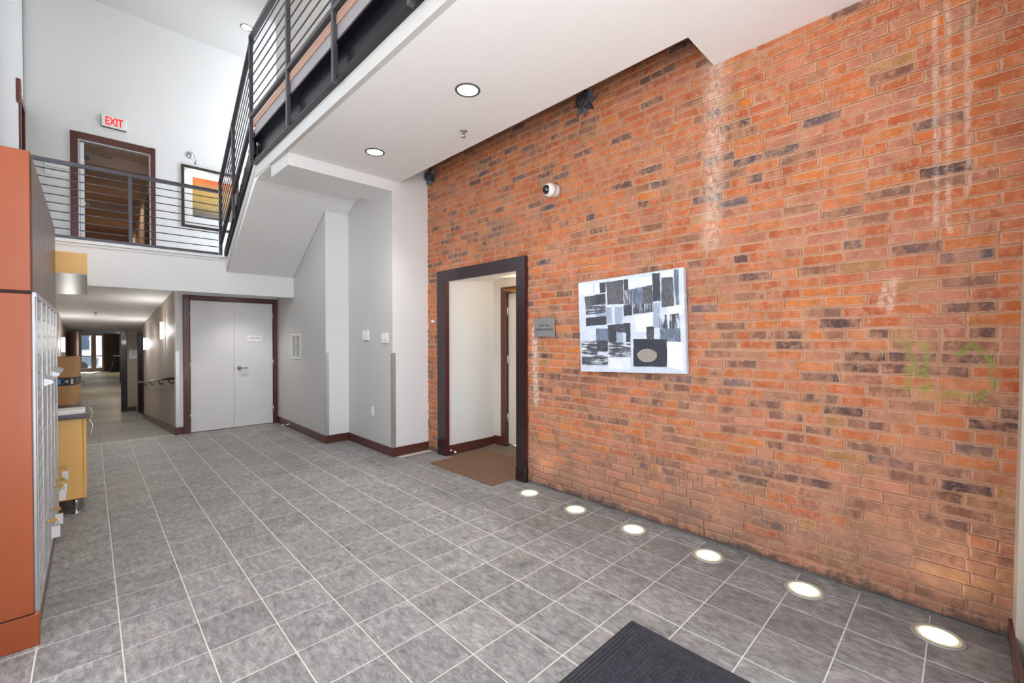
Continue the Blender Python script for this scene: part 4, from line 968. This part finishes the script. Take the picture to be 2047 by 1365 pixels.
MB().box(-1.74, -1.10, 6.982, 6.9848, 3.83, 4.585).build('print', 'print', pf_)
MB().box(px0+.045, px1-.045, 6.974, 6.976, pz0+.045, pz1-.045).build('glazing', 'glass', pf_)
pl = thing('picture_lamp', (-1.77, 7.0, 4.98), 'small chrome picture lamp on a curved arm above the framed picture', 'lamp')
MB().lathe((-1.775, 7.0, 4.985), (0, -1, 0), [(.062, 0), (.062, .012), (.02, .02)], 24).build('backplate', 'chrome', pl)
MB().tube([(-1.775, 6.985, 4.985), (-1.77, 6.90, 5.0), (-1.74, 6.80, 4.93), (-1.72, 6.74, 4.80)], .006, 8).build('arm', 'chrome', pl)
MB().lathe((-1.715, 6.735, 4.80), (.0, .45, -1), [(.012, -.02), (.028, .0), (.034, .05)], 20).build('shade', 'chrome', pl)
MB().lathe((-1.715, 6.753, 4.757), (.0, .45, -1), [(.028, 0), (.0, .004)], 16).build('bulb', 'lensw', pl)
lamp('picture_beam', 'SPOT', (-1.715, 6.765, 4.735), 2.2, WARM, to=(-1.65, 7.0, 4.5), size=.02, spot=110, blend=.8)
lamp('picture_beam', 'SPOT', (-1.16, 6.765, 4.735), 1.5, WARM, to=(-1.2, 7.0, 4.4), size=.02, spot=110, blend=.8)
pl = thing('picture_lamp', (-1.16, 7.0, 4.98), 'second chrome picture lamp glowing behind the stair railing bars', 'lamp')
MB().lathe((-1.16, 7.0, 4.985), (0, -1, 0), [(.062, 0), (.062, .012), (.02, .02)], 24).build('backplate', 'chrome', pl)
MB().tube([(-1.16, 6.985, 4.985), (-1.16, 6.90, 5.0), (-1.16, 6.80, 4.93), (-1.16, 6.74, 4.80)], .006, 8).build('arm', 'chrome', pl)
MB().lathe((-1.16, 6.735, 4.80), (.0, .45, -1), [(.012, -.02), (.028, .0), (.034, .05)], 20).build('shade', 'chrome', pl)
MB().lathe((-1.16, 6.753, 4.757), (.0, .45, -1), [(.028, 0), (.0, .004)], 16).build('bulb', 'lensw', pl)
# left wall door and alarm
d = thing('door_5', (-3.87, 6.65, 2.77), 'brown framed doorway high on the left wall above the cabinet', 'door', kind='structure')
MB().cbox(-3.98, -3.848, 6.30, 6.385, 2.77, 5.09, .005).build('jamb', 'mahog', d)
MB().cbox(-3.98, -3.848, 6.90, 6.975, 2.77, 5.09, .005).build('jamb', 'mahog', d)
MB().cbox(-3.98, -3.848, 6.385, 6.90, 5.0, 5.09, .005).build('head', 'mahogy', d)
MB().box(-3.97, -3.93, 6.385, 6.90, 2.77, 5.0).build('leaf', 'cap', d)
a_ = thing('fire_alarm', (-3.87, 6.05, 4.84), 'brown fire alarm box with a clear strobe high on the left wall', 'alarm')
MB().cbox(-3.87, -3.825, 5.98, 6.10, 4.84, 5.15, .006).build('housing', 'alarm', a_)
MB().cbox(-3.868, -3.82, 6.10, 6.17, 5.04, 5.14, .008).build('strobe', 'offwhite', a_)

# ------------------------------------------------------------------ passage with ramp
for y, z0, z1, lab in ((6.80, 1.50, 1.83, 'tall white wall sconce nearer the lobby on the taupe wall'), (10.2, 1.255, 1.545, 'tall white wall sconce farther down the taupe wall')):
    s = thing('wall_sconce', (-2.18, y, z0), lab, 'sconce', 'sconces along the ramp')
    MB().cbox(-2.20, -2.18, y-.06, y+.06, z0, z1, .004).build('backplate', 'steel', s)
    MB().prism([(-2.20-.055*math.sin(math.pi*k/8), y-.05+.1*k/8, z0+.015) for k in range(9)], (0, 0, z1-z0-.03)).build('diffuser', 'lenss', s)
    MB().cbox(-2.262, -2.198, y-.052, y+.052, z0+.002, z0+.014, .002).cbox(-2.262, -2.198, y-.052, y+.052, z1-.014, z1-.002, .002).build('end_cap', 'steel', s)
    lamp('sconce_glow', 'POINT', (-2.33, y, (z0+z1)/2), 4.2, NEUT, size=.06)
s = thing('wall_sconce', (-3.6, 9.8, 1.2), 'glowing wall sconce on the left passage wall above the parcel', 'sconce')
MB().cbox(-3.60, -3.58, 9.74, 9.86, 1.20, 1.62, .004).build('backplate', 'steel', s)
MB().prism([(-3.58+.055*math.sin(math.pi*k/8), 9.75+.1*k/8, 1.25) for k in range(9)], (0, 0, .30)).build('diffuser', 'lenss', s)
lamp('sconce_glow', 'POINT', (-3.45, 9.8, 1.4), 4, NEUT, size=.06)
h = thing('handrail', (-2.25, 8.4, .4), 'round steel handrail sloping down along the ramp wall', 'handrail')
hz = lambda y: .895-(y-5.55)*.0845
MB().tube([(-2.19, 5.60, hz(5.6)), (-2.25, 5.62, hz(5.62)), (-2.255, 6.4, hz(6.4))], .020, 10).build('rail_end', 'rubber', h, label='dark sleeve on the upper end of the rail')
MB().tube([(-2.255, 6.4, hz(6.4)), (-2.255, 11.2, hz(11.2)), (-2.255, 11.6, hz(11.2))], .019, 10).build('rail', 'steel', h)
for y in (5.8, 7.2, 8.8, 10.4): MB().tube([(-2.182, y, hz(y)-.075), (-2.22, y, hz(y)-.075), (-2.25, y, hz(y)-.02)], .008, 6).lathe((-2.181, y, hz(y)-.075), (-1, 0, 0), [(.03, 0), (.03, .006)], 12).build('bracket', 'rubber', h)
d = thing('door_6', (-2.18, 12.1, -.55), 'dark brown door frame on the right at the foot of the ramp', 'door', kind='structure')
MB().cbox(-2.20, -2.05, 11.25, 11.36, rz(11.3)-.0, 1.70, .005).build('jamb', 'plum', d)
MB().cbox(-2.20, -2.05, 12.86, 12.97, -.55, 1.66, .005).build('jamb', 'plum', d)
MB().cbox(-2.20, -2.05, 11.36, 12.86, 1.57, 1.68, .005).build('head', 'plum', d)
MB().box(-2.10, -2.06, 11.36, 12.86, -.53, 1.57).build('leaf', 'darkbrown', d)
for z in (-.35, .45, 1.3): MB().cbox(-2.16, -2.1, 11.4, 11.52, z, z+.12, .003).build('hinge', 'steel', d)
wallbox('wall_hall', [(-2.42, -2.06, 13.4, 13.55, -.6, 2.2), (-3.75, -3.53, 13.4, 13.55, -.6, 2.2), (-3.53, -2.42, 13.4, 13.55, 1.80, 2.2)], 'taupe', 'taupe wall around the far cased opening')
d = thing('door_7', (-3.0, 13.45, -.55), 'dark plum cased opening at the foot of the ramp with an open brown leaf', 'door', kind='structure')
MB().cbox(-2.53, -2.405, 13.37, 13.58, -.55, 1.775, .005).build('jamb', 'plum', d)
MB().cbox(-3.55, -3.44, 13.37, 13.58, -.55, 1.81, .005).build('jamb', 'plum', d)
MB().cbox(-3.44, -2.53, 13.37, 13.58, 1.66, 1.80, .005).build('head', 'plum', d)
p = MB().hexa([(-3.55, 13.33, -.54), (-3.36, 12.46, -.54), (-3.40, 12.45, -.54), (-3.59, 13.32, -.54), (-3.55, 13.33, 1.70), (-3.36, 12.46, 1.70), (-3.40, 12.45, 1.70), (-3.59, 13.32, 1.70)]).build('leaf', mat('brown_leaf', (196, 168, 156), .45), d)
MB().tube([(-3.50, 13.12, .42), (-3.42, 13.12, .42), (-3.27, 12.52, .42), (-3.36, 12.50, .42)], .02, 8).build('push_bar', 'steel', p)
MB().hexa([(-3.535, 13.25, 1.56), (-3.455, 13.23, 1.56), (-3.41, 12.98, 1.56), (-3.49, 12.96, 1.56), (-3.535, 13.25, 1.65), (-3.455, 13.23, 1.65), (-3.41, 12.98, 1.65), (-3.49, 12.96, 1.65)]).build('door_closer', 'alu', d)
baseb('baseboard_hall', -2.405, -2.2, 13.385, 13.4, 'mahogx', 'dark baseboard under the notice beside the cased opening', -.555, .13)
s = thing('notice_sign', (-2.255, 13.4, .95), 'square white notice beside the far cased opening', 'sign')
MB().box(-2.35, -2.165, 13.392, 13.4, .945, 1.19).build('panel', 'paper', s)
for k, l in enumerate((.10, .05, .12, .12, .08)): MB().box(-2.258-l/2, -2.258+l/2, 13.39, 13.392, 1.15-k*.035, 1.157-k*.035).build('print_line', 'ink', s)

# long corridor to the other street door
wallbox('wall_corridor', [(-2.1, -1.98, 13.55, 24.4, -.6, 2.2)], 'warmwall', 'pale corridor wall on the right beyond the cased opening')
wallbox('wall_corridor', [(-4.05, -3.95, 13.55, 34.6, -.6, 2.2)], 'taupe', 'corridor wall on the left beyond the cased opening')
wallbox('wall_corridor', [(.5, .6, 24.4, 34.7, -.6, 2.2), (-2.1, .6, 24.3, 24.4, -.6, 2.2)], 'warmwall', 'end lobby side wall')
wallbox('ceiling', [(-4.05, .6, 13.55, 34.7, 1.92, 2.2)], 'ceil', 'long corridor ceiling')
MB().box(-2.115, -2.1, 13.6, 24.4, -.55, -.44).build('baseboard_corridor', 'offwhite', kind='structure', label='white baseboard of the far corridor wall')
MB().cbox(-2.16, -2.09, 24.3, 24.5, -.55, 1.92, .005).build('trim_7', 'plum', kind='structure', label='dark corner trim where the far corridor wall ends')
wallbox('wall_far', [(-2.53, .6, 34.5, 34.7, -.6, 2.2)], 'darkbrown', 'dark brown panelled wall beside the far street doors')
wallbox('wall_far', [(-4.05, -3.62, 34.5, 34.7, -.6, 2.2), (-3.62, -2.53, 34.5, 34.7, 1.82, 2.2)], 'frame2', 'bronze surround above the far street doors')
s = thing('wall_sconce', (-2.1, 20.5, .9), 'small wall sconce far down the right corridor wall', 'sconce')
MB().cbox(-2.125, -2.1, 20.4, 20.6, .90, 1.40, .004).build('backplate', 'steel', s)
MB().cbox(-2.19, -2.125, 20.43, 20.57, .95, 1.35, .02).build('diffuser', 'lensw', s)
lamp('sconce_glow', 'POINT', (-2.3, 20.5, 1.15), 8, WARM, size=.08)
pd = thing('pedestal_stand', (-1.98, 33.4, -.55), 'black tapered pedestal with a white top far down the corridor', 'stand')
MB().hexa([(-2.28, 33.1, -.55), (-1.6, 33.1, -.55), (-1.6, 33.7, -.55), (-2.28, 33.7, -.55), (-2.05, 33.2, .42), (-1.8, 33.2, .42), (-1.8, 33.6, .42), (-2.05, 33.6, .42)]).build('body', 'rubber', pd)
MB().cbox(-2.12, -1.75, 33.15, 33.65, .421, .46, .004).build('top', 'offwhite', pd)
d = thing('door_8', (-3.07, 34.55, -.55), 'pair of bronze framed glass street doors at the far end of the corridor', 'door', kind='structure')
for a, b in ((-3.62, -3.02), (-2.98, -2.53)):
    lf = MB().box(a, a+.09, 34.53, 34.58, -.55, 1.82).box(b-.09, b, 34.53, 34.58, -.55, 1.82).box(a+.09, b-.09, 34.53, 34.58, -.55, -.33).box(a+.09, b-.09, 34.53, 34.58, 1.70, 1.82).box(a+.09, b-.09, 34.50, 34.53, .40, .45).build('leaf', 'frame2', d)
    MB().box(a+.09, b-.09, 34.553, 34.557, -.33, 1.70).build('pane', 'glass', lf)
MB().box(-3.02, -2.98, 34.5, 34.6, -.55, 1.82).build('mullion', 'frame2', d)
for y in (16.5, 21, 26, 31): lamp('corridor_fill', 'SPOT', (-2.9, y, 1.90), 24, NEUT, to=(-2.9, y, -2), spot=150, blend=.6, size=.1)  # row of added fill lights without fixtures brightens the long corridor
lamp('lobby_lamp', 'SPOT', (-1.7, 31.5, 1.85), 40, (1, .62, .28), to=(-1.9, 31.2, -.55), size=.1, spot=90)
lamp('hall_fill', 'SPOT', (-2.75, 8.6, 2.06), 13, NEUT, to=(-2.75, 8.6, -2), spot=150, blend=.6, size=.1)  # this and the next are added fill lights for the passage, without fixtures
lamp('hall_fill', 'SPOT', (-2.9, 12.2, 1.80), 13, NEUT, to=(-2.9, 12.2, -2), spot=150, blend=.6, size=.1)

# street beyond
wallbox('ground_street', [(-16, 14, -16, -3.6, -.3, -.12), (-16, -4.0, -3.6, 9, -.3, -.12)], 'pave', 'street outside the front windows behind the camera')  # unseen pale ground, added to bounce daylight up through the windows
wallbox('ground_street', [(-14, 14, 34.7, 37.2, -.75, -.6)], 'pave', 'sunlit pavement outside the far doors')
wallbox('ground_street', [(-14, 14, 37.2, 46, -.85, -.72)], 'aside', 'street outside the far doors')
fb = thing('street_building', (-3, 47, -.7), 'pale building across the street seen through the far doors', 'building')
MB().box(-14, 10, 47, 48, -.7, 6).build('wall', 'facade', fb)
for k in range(9): MB().cbox(-10+k*1.9, -8.9+k*1.9, 46.93, 47.01, .6, 2.8, .02).build('window', 'fglass', fb)


def car(x, y, col, lab, flip=1):
    c = thing('car', (x, y, -.72), lab, 'car')
    pr = [(-2.2, .35), (-2.2, .75), (-1.9, .92), (-1.2, .98), (-.55, 1.42), (.75, 1.45), (1.5, 1.05), (2.15, .95), (2.25, .6), (2.2, .33)]
    MB().prism([(x+flip*a, y, -.72+b) for a, b in pr], (0, 1.7, 0)).build('body', col, c)
    for q in ([(-1.02, 1.0), (-.5, 1.36), (.05, 1.38), (.05, 1.0)], [(.12, 1.0), (.12, 1.38), (.7, 1.38), (1.25, 1.04)]):
        MB().prism([(x+flip*a, y-.006, -.72+b) for a, b in q], (0, .004, 0)).build('side_window', 'fglass', c)
    for wx in (-1.35, 1.4):
        MB().lathe((x+flip*wx, y-.02, -.72+.33), (0, 1, 0), [(.33, 0), (.33, .22)], 20).build('wheel', 'tyre', c)
    MB().box(x+flip*2.2, x+flip*2.255, y+.05, y+.35, .0, .15).build('tail_lamp', 'signal', c)


car(-5.0, 38.6, 'car_a', 'blue car parked outside, left in the far doors')
car(-.25, 38.9, 'car_b', 'silver car parked outside, right in the far doors', -1)
